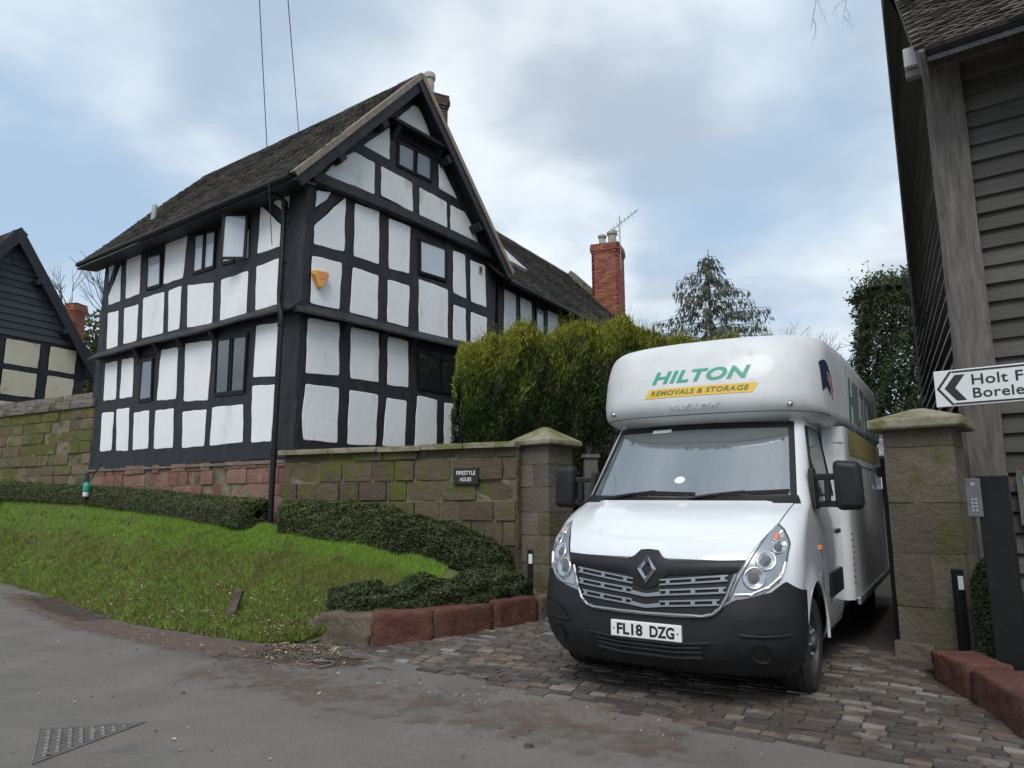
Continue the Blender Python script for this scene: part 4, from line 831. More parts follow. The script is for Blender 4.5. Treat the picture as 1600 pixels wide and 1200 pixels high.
# planting beds
MB().grid([[(3.36, 6.1, .26), (3.34, 5.6, .25), (3.16, 4.7, .23), (2.7, 3.7, .2)], [(4.2, 6.6, .28), (4.2, 5.8, .28), (4.1, 4.8, .26), (3.8, 3.6, .24)], [(6, 7, .3), (6, 6, .3), (6, 5, .3), (6, 3.5, .3)]]).obj('planting_bed', M_dirt)
tag(bpy.data.objects['planting_bed'], 'dark soil bed behind the right kerb stones', kind='structure')

# ------------------------------------------------------------------ left boundary wall, barn on the left
bw0 = Vector((-9.02, 15.25, 0)); bdv = Vector((.875, -.485, 0)).normalized(); BL = 8.
bwall = empty('boundary_wall', mtx=frame((bw0 - bdv * BL)[:], bdv[:], Vector((bdv.y, -bdv.x, 0))[:]))
MB().box(0, BL, .02, .5, 1.4, 3.66).obj('wall_core', M_mortar, bwall)
courses(bwall, BL, 1.72, lambda u: 3.66, [.24, .27, .21, .26, .29], (.4, .8), M_stone_moss, .28, joint=.024)
for (z, h, yo, dp_) in ((3.66, .17, -.06, .62), (3.83, .17, .06, .44)):
    u = 0.
    while u < BL - .05:
        w = min(random.uniform(.6, 1.1), BL - u); stone('coping_stone', Matrix.Translation((u + w / 2, yo + dp_ / 2, z + h / 2)) @ Matrix.Diagonal((w - .012, dp_, h, 1)), M_coping_dark, bwall, 'a'); u += w
tag(bwall, 'mossy old stone boundary wall left of the house', 'wall')
kd = Vector((.50, .866, 0)); kn = Vector((kd.y, -kd.x, 0)); k0 = Vector((-13.90, 22.75, 0)); barn2 = empty('barn', k0[:])
fK = lambda u, v, d=0.: kd * (-u) + kn * d + Vector((0, 0, v))     # u measured leftwards from the right-hand eave
BW = 5.0; bp = 9.86; bev = 6.15
MB().prism([(0.1, 1.5), (BW - .1, 1.5), (BW - .1, bev), (BW / 2, bp - .15), (.1, bev)], fK, -.3, -.04).obj('wall', M_timber, barn2)
vv = 6.62; i = 0
while vv < bp - .35:
    half = (bp - .12 - vv - .1) / (bp - bev) * (BW / 2); 
    for (a, b) in ((BW / 2 - half, BW / 2 + half),):
        MB().hexa([fK(a, vv - .03, -.03), fK(b, vv - .03, -.03), fK(b, vv - .03, .035), fK(a, vv - .03, .035), fK(a + .1, vv + .21, -.03), fK(b - .1, vv + .21, -.03), fK(b - .1, vv + .21, .004), fK(a + .1, vv + .21, .004)]).obj('board', M_bboard, barn2)
    vv += .215
MB().prism([(3.0, 7.2), (4.2, 7.2), (4.2, 8.35), (3.0, 8.35)], fK, .02, .06).obj('hatch_door', M_bboard, barn2)
for u in (1.75, 2.35): MB().prism([(u, 8.75), (u + .16, 8.75), (u + .16, 8.9), (u, 8.9)], fK, .03, .07).obj('owl_hole', M_ink, barn2) if u == 2.35 else None
_h = house; house = barn2
for (a, b) in ((.35, 1.15), (1.45, 2.4), (2.75, 3.75), (4.0, 4.8)):
    for (c, d_) in ((6.48, 5.72), (5.55, 4.8), (4.6, 3.9)): panel(fK, [(b, c), (a, c), (a, d_), (b, d_)], M_cream, int(a * 10 + c * 100))
studs(fK, [(.18, .3), (1.3, .26), (2.57, .28), (3.88, .26), (4.9, .2)], 3.5, 6.55, 500)
beam(fK, (.1, 5.64), (BW - .1, 5.64), .2, .2, .004, 'rail', 6, 501); beam(fK, (.1, 4.7), (BW - .1, 4.7), .2, .2, .004, 'rail', 6, 503); beam(fK, (.0, 6.55), (BW, 6.55), .18, .18, .006, 'tie_beam', 6, 502)
house = _h
kb = -kn
for sgn, nm in ((0, 1), (1, 2)):
    e0 = fK(-.35 if sgn == 0 else BW + .35, bev - .45, .3); r0 = fK(BW / 2, bp, .3); uu = r0 - e0; S = uu.length; uu.normalize(); Lb = 9.
    slab(barn2, 'roof', [e0, e0 + kb * Lb, r0 + kb * Lb, r0], .07, M_timber); tiles('roof_tiles', barn2, e0, kb, uu, Lb, S, M_tile, tw=.2, ex=.14, seed=20 + nm)
    nn = kb.cross(uu).normalized(); nn = nn if nn.z > 0 else -nn; f0 = lambda s, h, d: e0 + uu * s + nn * h + kn * d
    MB().hexa([f0(0, -.26, -.05), f0(S, -.26, -.05), f0(S, -.26, .0), f0(0, -.26, .0), f0(0, .0, -.05), f0(S, .0, -.05), f0(S, .03, .01), f0(0, .03, .01)]).obj('barge_board', M_timber, barn2)
    for s in (.35 * S, .68 * S): MB().hexa([f0(s - .07, -.4, -.3), f0(s + .07, -.4, -.3), f0(s + .07, -.4, .05), f0(s - .07, -.4, .05), f0(s - .07, -.26, -.3), f0(s + .07, -.26, -.3), f0(s + .07, -.26, .05), f0(s - .07, -.26, .05)]).obj('purlin_end', M_timber, barn2)
tag(barn2, 'dark boarded barn gable with cream panels behind the left wall', 'barn')
brick_stack('chimney', 'short weathered brick chimney behind the left barn roof', (-17.05, 26.2), (.93, -.2, 0),   .50, .50, 6.5, 9.15, M_brick)

# ------------------------------------------------------------------ weatherboarded barn on the right
rb0 = Vector((4.47, 6.95, 0)); rd = Vector((.80, -.60, 0)).normalized(); rn = Vector((-.60, -.80, 0)); sd_ = Vector((.46, .888, 0)).normalized(); sn = Vector((-sd_.y, sd_.x, 0))
rbarn = empty('weatherboarded_barn', rb0[:]); fF = lambda u, v, d=0.: rd * u + rn * d + Vector((0, 0, v)); fS = lambda u, v, d=0.: sd_ * u + sn * d + Vector((0, 0, v))
MB().prism([(0.02, 0), (4.5, 0), (4.5, 6.58), (.02, 6.58)], fF, -.3, -.05).obj('wall', M_board, rbarn)
MB().prism([(0, 0), (6.4, 0), (6.4, 12.), (0, 6.55)], fS, -.25, -.05).obj('wall', M_board, rbarn)
M_pale_edge = mat('pale_edge', [(.26, .25, .23), (.42, .40, .37)], .85, 9, 5, .4, 30)  # paler strip for the lower lip of the side-wall boards
def board(fn, u0, u1, v, h, seed, lip=.018):
    r = random.Random(seed); rows = []
    for u in np.linspace(u0, u1, 7):
        j = r.uniform(-.008, .008); k = r.uniform(-.006, .006); rows.append([fn(u, v + h * 1.15, -.05), fn(u, v + h * 1.15, -.035), fn(u, v + j + .03, lip + k - .006), fn(u, v + j, lip + k), fn(u, v + j, -.012 + k), fn(u, v + j, -.05)])
    o = MB().grid(rows).obj('weatherboard', [M_board, M_pale_edge], rbarn)
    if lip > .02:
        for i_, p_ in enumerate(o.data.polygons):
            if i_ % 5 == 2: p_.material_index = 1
    return o
v = .35; i = 0
while v < 6.3: board(fF, .29, 4.5, v, .185, 600 + i); v += .185; i += 1
v = .35; i = 0
while v < 11.2:
    u0 = 0. if v < 6.3 else (v - 6.3) / (12. - 6.55) * 6.4
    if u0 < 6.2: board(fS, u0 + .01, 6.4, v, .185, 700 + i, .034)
    v += .185; i += 1
# corner post, with its lighter outer arris
pp = [fF(-.005, 0, .045), fF(.29, 0, .045), fF(.29, 0, -.05), fF(.0, 0, -.05) + sd_ * .08 + sn * .05, sn * .05 + rn * .0]
rows = []
for k in range(13):
    z = 6.45 * k / 12; rows.append([p + Vector((random.uniform(-.006, .006), random.uniform(-.006, .006), z)) for p in pp]); rows[-1].append(rows[-1][0])
MB().grid(rows).obj('corner_post', M_oak, rbarn)
MB().prism([(6.34, 0), (6.52, 0), (6.52, 11.7), (6.34, 11.6)], fS, -.2, .05).obj('corner_board', M_board, rbarn)
# eaves, rafters feet, tiled roof
es = -.42; re0 = fF(.05, 5.92, .77); rup = Vector(((sd_ * .70).x, (sd_ * .70).y, .714)).normalized(); RS = 7.6
slab(rbarn, 'roof', [re0, re0 + rd * 5.2, re0 + rd * 5.2 + rup * RS, re0 + rup * RS], .07, M_timber)
nnr = rd.cross(rup).normalized(); nnr = nnr if nnr.z > 0 else -nnr
tm = {}
def big_tile(x0, s0, w, ex, jit):
    key = (round(w, 3), jit)
    if key not in tm:
        q = MB(); r = random.Random(jit); a = .032 + r.uniform(-.006, .010)
        q.add([(0, 0, 0), (w - .008, 0, 0), (w - .008, 0, a + r.uniform(-.006, .006)), (0, 0, a), (w - .008, ex * 1.8, .006), (0, ex * 1.8, .006), (w / 2, 0, a + .012), (w / 2, ex * 1.8, .014)],
              [(0, 1, 2, 6, 3), (3, 6, 7, 5), (6, 2, 4, 7), (0, 3, 5), (1, 4, 2)])
        me = bpy.data.meshes.new('tile'); me.from_pydata(q.v, [], q.f); me.materials.append(M_tile2); tm[key] = me
    o = bpy.data.objects.new('tile', tm[key]); COL.objects.link(o); o.parent = rbarn; p = re0 + rd * x0 + rup * s0
    o.matrix_local = Matrix(((rd.x, rup.x, nnr.x, p.x), (rd.y, rup.y, nnr.y, p.y), (rd.z, rup.z, nnr.z, p.z), (0, 0, 0, 1))) @ Matrix.Rotation(random.uniform(-.02, .02), 4, 'Z')
M_tile2 = mat('barn_tile', [(.020, .017, .015), (.050, .040, .033), (.085, .070, .058), (.13, .11, .09)], .9, 9, 5, .5, 50, obj_rnd=True, rnd=.6, moss=((.05, .05, .03), .55, .7, 4))
r = 0; cnt = 0
while r < 26 and cnt < 300:
    for c in range(11):
        if cnt < 300: big_tile(c * .17 - (.085 if r % 2 else 0), r * .105 - .02, .17, .105, random.randint(0, 5)); cnt += 1
    r += 1
tiles('roof_tiles', rbarn, re0 + rd * 1.9, rd, rup, 3.3, RS, M_tile, seed=30); tiles('roof_tiles', rbarn, re0 + rup * 2.85, rd, rup, 1.9, RS - 2.9, M_tile, seed=31)
f0 = lambda s, h, d: re0 + rup * s + nnr * h - rd * d
MB().hexa([f0(-.02, -.32, .0), f0(RS, -.32, .0), f0(RS, -.32, .05), f0(-.02, -.32, .05), f0(-.02, .0, .0), f0(RS, .0, .0), f0(RS, .0, .05), f0(-.02, .0, .05)]).obj('barge_board', M_oak, rbarn)
MB().hexa([fF(.06, 6.36, .03), fF(4.9, 6.36, .03), fF(4.9, 5.80, .75), fF(.06, 5.80, .75), fF(.06, 6.42, .03), fF(4.9, 6.42, .03), fF(4.9, 5.85, .75), fF(.06, 5.85, .75)]).obj('soffit', M_timber, rbarn)  # black sheet stands in for the deep shade under the eaves
MB().prism([(-.02, 6.10), (4.5, 6.10), (4.5, 6.32), (-.02, 6.32)], fF, -.1, .08).obj('wall_plate', M_oak, rbarn)
tag(rbarn, 'grey weatherboarded barn with oak corner post at the right edge', 'barn')
fl = empty('security_light', (rb0 + fS(.05, 6.32, .13))[:])
bevel(MB().prism([(-.07, -.11), (.07, -.11), (.07, .11), (-.07, .11)], lambda u, v, d: rd * u + rn * d + Vector((0, 0, v)), -.05, .10).obj('housing', M_wlamp, fl), .01); MB().prism([(-.07, -.22), (.07, -.22), (.07, -.14), (-.07, -.14)], lambda u, v, d: rd * u + rn * d + Vector((0, 0, v)), -.03, .06).obj('bracket', M_greybox, fl)
tag(fl, 'pale box-shaped security light under the barn eaves', 'light')

# ------------------------------------------------------------------ road sign, entry post, notice
sg0 = Vector((3.15, 5.22, 2.365)); sgd = Vector((.826, -.563, 0)).normalized(); sgn_ = Vector((sgd.y, -sgd.x, 0)); sgn_ = sgn_ if sgn_.y < 0 else -sgn_
sign = empty('direction_sign', sg0[:]); fs_ = lambda u, v, d=0.: sgd * u + sgn_ * d + Vector((0, 0, v + u * .012))
bevel(MB().prism([(0, -.135), (1.25, -.135), (1.25, .135), (0, .135)], fs_, -.025, .0).obj('board', M_signw, sign), .004)
def strip(poly, m, d=.0022, nm='marking'): return MB().prism(poly, fs_, .0005, d).obj(nm, m, sign)
strip([(.012, 0), (.10, .125), (.118, .125), (.031, 0)], M_ink); strip([(.012, 0), (.031, 0), (.118, -.125), (.10, -.125)], M_ink)
strip([(.117, .112), (1.245, .112), (1.245, .125), (.117, .125)], M_ink); strip([(.117, -.125), (1.245, -.125), (1.245, -.112), (.117, -.112)], M_ink)
strip([(.062, 0), (.132, .095), (.195, .095), (.128, 0)], M_ink, nm='chevron'); strip([(.062, 0), (.128, 0), (.195, -.095), (.132, -.095)], M_ink, nm='chevron')
lettering('Holt Fleet', lambda u, v: fs_(u, v, .0023), .235, .735, .012, .088, M_ink, sign, bold=.012, spacing=1.05); lettering('Boreley', lambda u, v: fs_(u, v, .0023), .235, .595, -.108, -.012, M_ink, sign, bold=.012, spacing=1.05)
MB().tube([fs_(1.0, -2.4, -.06), fs_(1.0, .2, -.06)], .038, 10).obj('post', M_greybox, sign); MB().prism([(.9, -.03), (1.1, -.03), (1.1, .03), (.9, .03)], fs_, -.1, -.026).obj('clamp', M_alu, sign)
tag(sign, 'white direction sign with black chevron pointing left', 'road sign')
ep = empty('entry_post', (3.70, 5.52, .1)); yw = R_(-38)
c, s = math.cos(yw), math.sin(yw); fE = lambda x, y, z: (x * c - y * s, x * s + y * c, z)
mb = MB(); mb.hexa([fE(-.10, -.09, 0), fE(.10, -.09, 0), fE(.10, .09, 0), fE(-.10, .09, 0), fE(-.10, -.09, 1.64), fE(.10, -.09, 1.64), fE(.10, .09, 1.64), fE(-.10, .09, 1.64)]); bevel(mb.obj('post', M_blackpaint, ep), .008)
mb = MB(); mb.hexa([fE(-.17, -.12, 1.33), fE(-.07, -.12, 1.33), fE(-.07, -.02, 1.33), fE(-.17, -.02, 1.33), fE(-.17, -.12, 1.62), fE(-.07, -.12, 1.62), fE(-.07, -.02, 1.62), fE(-.17, -.02, 1.62)]); bevel(mb.obj('intercom', M_greybox, ep), .006)
for k in range(8):
    x, z = -.14 + .024 * (k % 2), 1.37 + .028 * (k // 2); mb = MB(); mb.hexa([fE(x, -.124, z), fE(x + .016, -.124, z), fE(x + .016, -.119, z), fE(x, -.119, z), fE(x, -.124, z + .018), fE(x + .016, -.124, z + .018), fE(x + .016, -.119, z + .018), fE(x, -.119, z + .018)]); mb.obj('key', M_alu, ep)
mb = MB(); mb.hexa([fE(-.135, -.124, 1.565), fE(-.105, -.124, 1.565), fE(-.105, -.119, 1.565), fE(-.135, -.119, 1.565), fE(-.135, -.124, 1.59), fE(-.105, -.124, 1.59), fE(-.105, -.119, 1.59), fE(-.135, -.119, 1.59)]); mb.obj('speaker_slot', M_alu, ep)
tag(ep, 'black entry post with grey keypad beside the right pillar', 'entry post')
nb = empty('notice_board', (rb0 + fF(.37, -.06, .06))[:]); fN = lambda u, v, d=0.: rd * u + rn * d + Vector((0, 0, v))
MB().prism([(-.02, 1.40), (.6, 1.40), (.6, 1.90), (-.02, 1.90)], fN, 0, .03).obj('board', M_oak, nb); MB().prism([(.03, 1.55), (.55, 1.55), (.55, 1.84), (.03, 1.84)], fN, .0305, .036).obj('notice', M_teal, nb); MB().prism([(.03, 1.30), (.55, 1.30), (.55, 1.38), (.03, 1.38)], fN, .0305, .036).obj('notice', M_signw, nb)
tag(nb, 'small framed teal notice on the barn wall at the right edge', 'notice')
for (x, y, z, h, lb) in ((.22, 8.78, .42, .58, 'thin black bollard with white reflector by the left gate pillar'), (3.72, 6.12, .15, .84, 'thin black bollard with white reflector by the right gate pillar')):
    bo = empty('marker_post', (x, y, z)); bevel(MB().box(-.035, .035, -.035, .035, 0, h).obj('post', M_blackpaint, bo), .006); MB().box(-.022, .022, -.039, -.0355, h - .16, h - .05).obj('reflector', M_plate, bo); tag(bo, lb, 'bollard')
# gates : left post stub behind the pillar, right leaf folded open
gp = empty('gate_post', (1.16, 10.55, .1)); bevel(MB().box(-.10, .10, -.10, .10, 0, 2.12).obj('post', M_oak, gp), .01); MB().box(-.13, .13, -.13, .13, 2.12, 2.17).obj('cap', M_oak, gp); tag(gp, 'square wooden gate post between left pillar and van', 'gate post')
gt = empty('wooden_gate', (3.66, 6.95, .18)); gdv = Vector((.50, .866, 0)).normalized(); gnv = Vector((-gdv.y, gdv.x, 0)); fG = lambda u, v, d=0.: gdv * u + gnv * d + Vector((0, 0, v))
for k in range(14): MB().prism([(k * .15, .08), (k * .15 + .142, .08), (k * .15 + .142, 1.75 - .25 * math.sin(math.pi * k / 13)), (k * .15, 1.75 - .25 * math.sin(math.pi * k / 13))], fG, -.02, .012).obj('board', M_blackpaint, gt)
for v in (.25, .95, 1.45): MB().prism([(0, v), (2.1, v), (2.1, v + .12), (0, v + .12)], fG, .0125, .06).obj('rail', M_blackpaint, gt)
MB().prism([(-.10, 0), (.0, 0), (.0, 1.78), (-.10, 1.78)], fG, -.05, .06).obj('stile', M_blackpaint, gt); MB().prism([(-.12, 1.62), (.25, 1.62), (.25, 1.70), (-.12, 1.70)], fG, .061, .10).obj('hinge', M_blackpaint, gt)
tag(gt, 'dark boarded gate leaf folded open beside the right pillar', 'gate')
st = Vector((3.25, 6.75, .175)); sl = empty('threshold_slab', st[:]); bevel(MB().box(-.22, .22, -.16, .16, 0, .03).obj('slab', M_iron, sl), .005); sl.rotation_euler = (0, 0, -VYAW); tag(sl, 'small flat grey slab on the drive at the gate', 'slab')

# ------------------------------------------------------------------ removals van
_b = back * math.cos(VPIT) + Vector((0, 0, 1)) * math.sin(VPIT); _u = -back * math.sin(VPIT) + Vector((0, 0, 1)) * math.cos(VPIT)
_l = lat * math.cos(VROL) - _u * math.sin(VROL); _u3 = lat * math.sin(VROL) + _u * math.cos(VROL)
van = empty('removals_van', mtx=Matrix(((_l.x, _b.x, _u3.x, VX), (_l.y, _b.y, _u3.y, VY), (_l.z, _b.z, _u3.z, VZ), (0, 0, 0, 1))))
tag(van, 'white removals van with box body parked nose-out on the driveway', 'van')
def table(tab, sm=.035):
    z = np.linspace(tab[0][0] - .2, tab[-1][0] + .2, 900); v = np.interp(z, [t[0] for t in tab], [t[1] for t in tab]); k = max(1, int(sm / (z[1] - z[0])))
    vp = np.pad(v, k, mode='edge'); ke = np.ones(2 * k + 1) / (2 * k + 1); vs = np.convolve(vp, ke, 'valid'); return lambda x: float(np.interp(x, z, vs))
YC = table([(.20,.12),(.30,.03),(.40,.0),(.60,.0),(.72,.02),(.86,.05),(.95,.08),(1.0,.11),(1.06,.17),(1.12,.24),(1.20,.36),(1.28,.54),(1.34,.74),(1.37,.79),(2.05,1.40),(2.12,1.52)], .025)
WW = table([(.20,.90),(.40,.965),(.90,.985),(1.20,.975),(1.36,.95),(2.05,.86),(2.12,.83)], .06)
DD = table([(.22,.48),(.9,.48),(1.2,.40),(1.36,.34),(2.05,.28),(2.12,.28)], .06)
NN = 2.6
def F(a, z, off=0.):
    w = WW(z); D = DD(z); r = min(abs(a) / w, .99995); y = YC(z) + D * (1 - (1 - r ** NN) ** (1 / NN))
    # push out roughly along the plan normal
    e = 1e-3; r2 = min((abs(a) + e) / w, .99995); g = D * ((1 - r ** NN) ** (1 / NN) - (1 - r2 ** NN) ** (1 / NN)) / e; k = 1 / math.sqrt(1 + min(g, 6) ** 2)
    return (a + math.copysign(off * min(g, 6) * k, a), y - off * k, z + off * .25)
def plan(z, ph, off=0.):   # ph -90..90 degrees round the nose
    w = WW(z); D = DD(z); a = w * math.copysign(abs(math.sin(ph)) ** (2 / NN), ph); y = YC(z) + D * (1 - abs(math.cos(ph)) ** (2 / NN)); return (a + off * math.sin(ph), y - off * math.cos(ph), z)
PH = [math.asin(max(-1, min(1, t))) for t in np.linspace(-1, 1, 5)]; PH = np.radians(np.concatenate([np.linspace(-90, -40, 16), np.linspace(-35, 35, 15), np.linspace(40, 90, 16)]))
ARC_Y, ARC_Z, ARC_R = .84, .36, .425
def arch_z(y):
    d = ARC_R ** 2 - (y - ARC_Y) ** 2; return max(.30, ARC_Z + math.sqrt(d)) if d > 0 else .30
mb = MB(); zs = list(np.linspace(.60, 1.0, 7)) + list(np.linspace(1.03, 1.37, 16))
mb.grid([[plan(z, p) for p in PH] for z in zs])
for sg in (-1, 1):
    cols_ = []
    for s in np.concatenate([np.linspace(0, .5, 22), np.linspace(.53, 1, 12)]):
        yb = .45 + (2.40 - .45) * s; zl = arch_z(yb); col = []
        for r in np.linspace(0, 1, 12):
            z = zl + (1.37 - zl) * r; ys_ = YC(z) + DD(z); y = yb if r == 0 else max(ys_ + (2.40 - ys_) * s, 0); y = yb * (1 - min(1, r * 1.5)) + y * min(1, r * 1.5)
            bul = .025 * max(0, 1 - abs(math.hypot(y - ARC_Y, z - ARC_Z) - ARC_R) / .12) if y < 1.4 else 0
            col.append((sg * (WW(z) + bul), y, z))
        cols_.append(col)
    mb.grid(cols_)
    up_ = []
    for s in np.linspace(0, 1, 14): up_.append([(sg * WW(z), YC(z) + DD(z) + (2.40 - YC(z) - DD(z)) * s, z) for z in np.linspace(1.37, 2.12, 10)])
    mb.grid(up_)
    mb.grid([[plan(z, sg * p) for p in np.radians(np.linspace(58, 90, 9))] for z in np.linspace(1.37, 2.12, 14)])      # pillar beside the screen
mb.grid([[plan(2.12 + .05 * t, p) for p in PH] for t in (0, 1)]); 
rf = [plan(2.12, p) for p in PH]; mb.grid([[(a, y, 2.10) for a, y, z in rf], [(a, 2.40, 2.12) for a, y, z in rf]])
body = mb.obj('cab_body', M_white, van, True)
def ribbon(name, A, B, n, m, off=.006, parent=None, smooth=True, bulge=0., S=None, m_=8, thick=0.):
    """patch of the nose surface between two polylines A and B of (a, z)"""
    S = S or F
    def rs(P, k):
        P = [Vector(p) for p in P]; ln = [0]; 
        for i in range(1, len(P)): ln.append(ln[-1] + (P[i] - P[i - 1]).length)
        return [(float(np.interp(t * ln[-1], ln, [p.x for p in P])), float(np.interp(t * ln[-1], ln, [p.y for p in P]))) for t in np.linspace(0, 1, k)]
    A = rs(A, n); B = rs(B, n); mb = MB(); rows = []
    for i in range(n):
        row = []
        for j in range(m_ + 1):
            t = j / m_; a = A[i][0] + (B[i][0] - A[i][0]) * t; z = A[i][1] + (B[i][1] - A[i][1]) * t; row.append(S(a, z, off + bulge * math.sin(math.pi * t) * math.sin(math.pi * i / (n - 1))))
        rows.append(row)
    mb.grid(rows)
    if thick:
        back_ = []
        for i in range(n): back_.append([S(A[i][0] + (B[i][0] - A[i][0]) * j / m_, A[i][1] + (B[i][1] - A[i][1]) * j / m_, off - thick) for j in (0, m_)])
        mb.grid([[rows[i][0], back_[i][0]] for i in range(n)]); mb.grid([[rows[i][-1], back_[i][1]] for i in range(n)])
        mb.grid([rows[0], [back_[0][0]] + [back_[0][0]] * 0 + [S(A[0][0] + (B[0][0] - A[0][0]) * j / m_, A[0][1] + (B[0][1] - A[0][1]) * j / m_, off - thick) for j in range(1, m_ + 1)]])
        mb.grid([rows[-1], [S(A[-1][0] + (B[-1][0] - A[-1][0]) * j / m_, A[-1][1] + (B[-1][1] - A[-1][1]) * j / m_, off - thick) for j in range(0, m_ + 1)]])
    o = mb.obj(name, m, parent or van); return smooth_angle(o, 40) if smooth else o
def path_tube(name, pts, r, m, off, parent=None, S=None, n=6, dense=4):
    S = S or F; out = []
    for (p, q) in zip(pts[:-1], pts[1:]):
        for k in range(dense): t = k / dense; out.append(S(p[0] + (q[0] - p[0]) * t, p[1] + (q[1] - p[1]) * t, off))
    out.append(S(*pts[-1], off)); return smooth_angle(MB().tube(out, r, n).obj(name, m, parent or van), 60)
# bonnet panel with shut lines
bonA = [(-.66, .958), (-.70, 1.03), (-.76, 1.12), (-.815, 1.20), (-.84, 1.28), (-.855, 1.352)]; bonB = [(-a, z) for a, z in bonA]
bonnet = ribbon('bonnet', bonA, bonB, 44, M_white, .010, m_=28, thick=.03)
for v_ in bonnet.data.vertices:
    zt_ = 1.072 + .05 * (abs(v_.co.x) / .6) ** 3; k_ = min(max((v_.co.z - zt_) / .022, 0), 1) * min(max((.70 - abs(v_.co.x)) / .06 + (v_.co.z - 1.07) * 2, 0), 1); v_.co.z += .010 * k_ * k_ * (3 - 2 * k_); v_.co.y -= .006 * k_
path_tube('shut_line', [(a * 1.006, z) for a, z in bonA[2:]], .0035, M_trim, .003, n=4); path_tube('shut_line', [(a * 1.006, z) for a, z in bonB[2:]], .0035, M_trim, .003, n=4)
# bumper
def bump_top(a): return float(np.interp(abs(a), [0, .40, .50, .56, .66, .80, .88, .99], [.59, .59, .62, .70, .72, .76, .83, .74]))
mb = MB(); rows = []
for i, t in enumerate(np.linspace(0, 1, 16)):
    row = []
    for p in np.radians(np.concatenate([np.linspace(-88, -40, 18), np.linspace(-36, 36, 19), np.linspace(40, 88, 18)])):
        a0 = plan(.5, p)[0]; z = .21 + (bump_top(a0) - .21) * t; x, y, _ = plan(z, p, .014 + .012 * math.sin(math.pi * t)); y = min(y, ARC_Y - math.sqrt(max(0, (ARC_R - .005) ** 2 - (z - ARC_Z) ** 2)) + .0) if abs(a0) > .85 else y
        row.append((x, y, z))
    rows.append(row)
rows.append([(x * .98, y + .05, z + .002) for x, y, z in rows[-1]]); rows.insert(0, [(x * .97, y + .16, z + .0) for x, y, z in rows[0]])
mb.grid(rows); bumper = smooth_angle(mb.obj('bumper', M_plastic, van), 50)
ribbon('lower_intake', [(-.42, .405), (-.20, .385), (.20, .385), (.42, .405)], [(-.37, .325), (-.2, .305), (.2, .305), (.37, .325)], 20, M_grille_d, .030, bumper)
for z in (.345, .375): path_tube('intake_blade', [(-.38, z + .004), (-.2, z - .012), (.2, z - .012), (.38, z + .004)], .008, M_plastic, .034, bumper)
path_tube('lip', [(-.44, .415), (-.2, .392), (.2, .392), (.44, .415)], .010, M_plastic, .032, bumper); path_tube('lip', [(-.38, .312), (-.2, .295), (.2, .295), (.38, .312)], .012, M_plastic, .03, bumper)
for sg in (-1, 1):
    ribbon('side_duct', [(sg * .65, .505), (sg * .72, .575), (sg * .90, .60)], [(sg * .66, .488), (sg * .78, .49), (sg * .905, .50)], 10, M_grille_d, .034, bumper, m_=5)
    path_tube('duct_lip', [(sg * .62, .478), (sg * .76, .472), (sg * .905, .485)], .012, M_plastic, .030, bumper)
    c = F(sg * .735, .36, .03); rr = []
    for q in (.062, .056, .040, .0):
        rr.append([F(sg * .735 + q * math.cos(t), .36 + q * math.sin(t), .032 + (.004 if q > .06 else -.002)) for t in np.linspace(0, 2 * math.pi, 17)])
    MB().grid(rr).obj('fog_lamp_cover', M_trim, bumper, True)
ribbon('underside', [(-.8, .235), (.8, .235)], [(-.8, .20), (.8, .20)], 20, M_trim, -.02, bumper)
# grille
def gw(z): return float(np.interp(z, [.585, .62, .72, .80, .90], [.42, .495, .55, .578, .615]))
zz = list(np.linspace(.585, .90, 9)); grille = ribbon('grille', [(-gw(z), z) for z in zz], [(gw(z), z) for z in zz], 12, M_grille_d, .020, m_=24)
path_tube('chrome_surround', [(-.605, .868), (-.578, .80), (-.55, .72), (-.51, .645), (-.46, .603), (-.40, .588), (-.2, .582), (0, .580), (.2, .582), (.40, .588), (.46, .603), (.51, .645), (.55, .72), (.578, .80), (.605, .868)], .013, M_silver, .030, grille)
for (zo, zi, ao) in ((.843, .79, .555), (.765, .722, .545), (.685, .648, .505)):
    for sg in (-1, 1):
        zf = lambda a: zi + (zo - zi) * ((abs(a) - .08) / (ao - .08))
        A_ = [(sg * a, zf(a) + .020) for a in (.10, .25, .40, ao)]; B_ = [(sg * a, zf(a) - .022) for a in (.10, .25, .40, ao)]
        ribbon('slat', A_, [(a, z - .011) for a, z in A_], 10, M_silver, .034, grille, m_=2, thick=.012); ribbon('slat', [(a, z + .011) for a, z in B_], B_, 10, M_silver, .034, grille, m_=2, thick=.012)
        for ac in (.16, .335, ao - .03):
            ribbon('slat_link', [(sg * (ac - .014), zf(ac) + .02), (sg * (ac - .014), zf(ac) - .02)], [(sg * (ac + .014), zf(ac) + .02), (sg * (ac + .014), zf(ac) - .02)], 3, M_silver, .036, grille, m_=2, thick=.014)
    if zo < .8: ribbon('slat', [(-.11, zi + .008), (0, zi - .012), (.11, zi + .008)], [(-.11, zi - .02), (0, zi - .034), (.11, zi - .02)], 8, M_silver, .035, grille, m_=2, thick=.012)
bt = [(-.665, .962), (-.40, .950), (-.15, .945), (-.105, .965), (-.065, 1.008), (0, 1.013), (.065, 1.008), (.105, .965), (.15, .945), (.40, .950), (.665, .962)]
bb_ = [(-.615, .878), (-.40, .862), (-.16, .845), (-.125, .82), (-.07, .765), (0, .745), (.07, .765), (.125, .82), (.16, .845), (.40, .862), (.615, .878)]
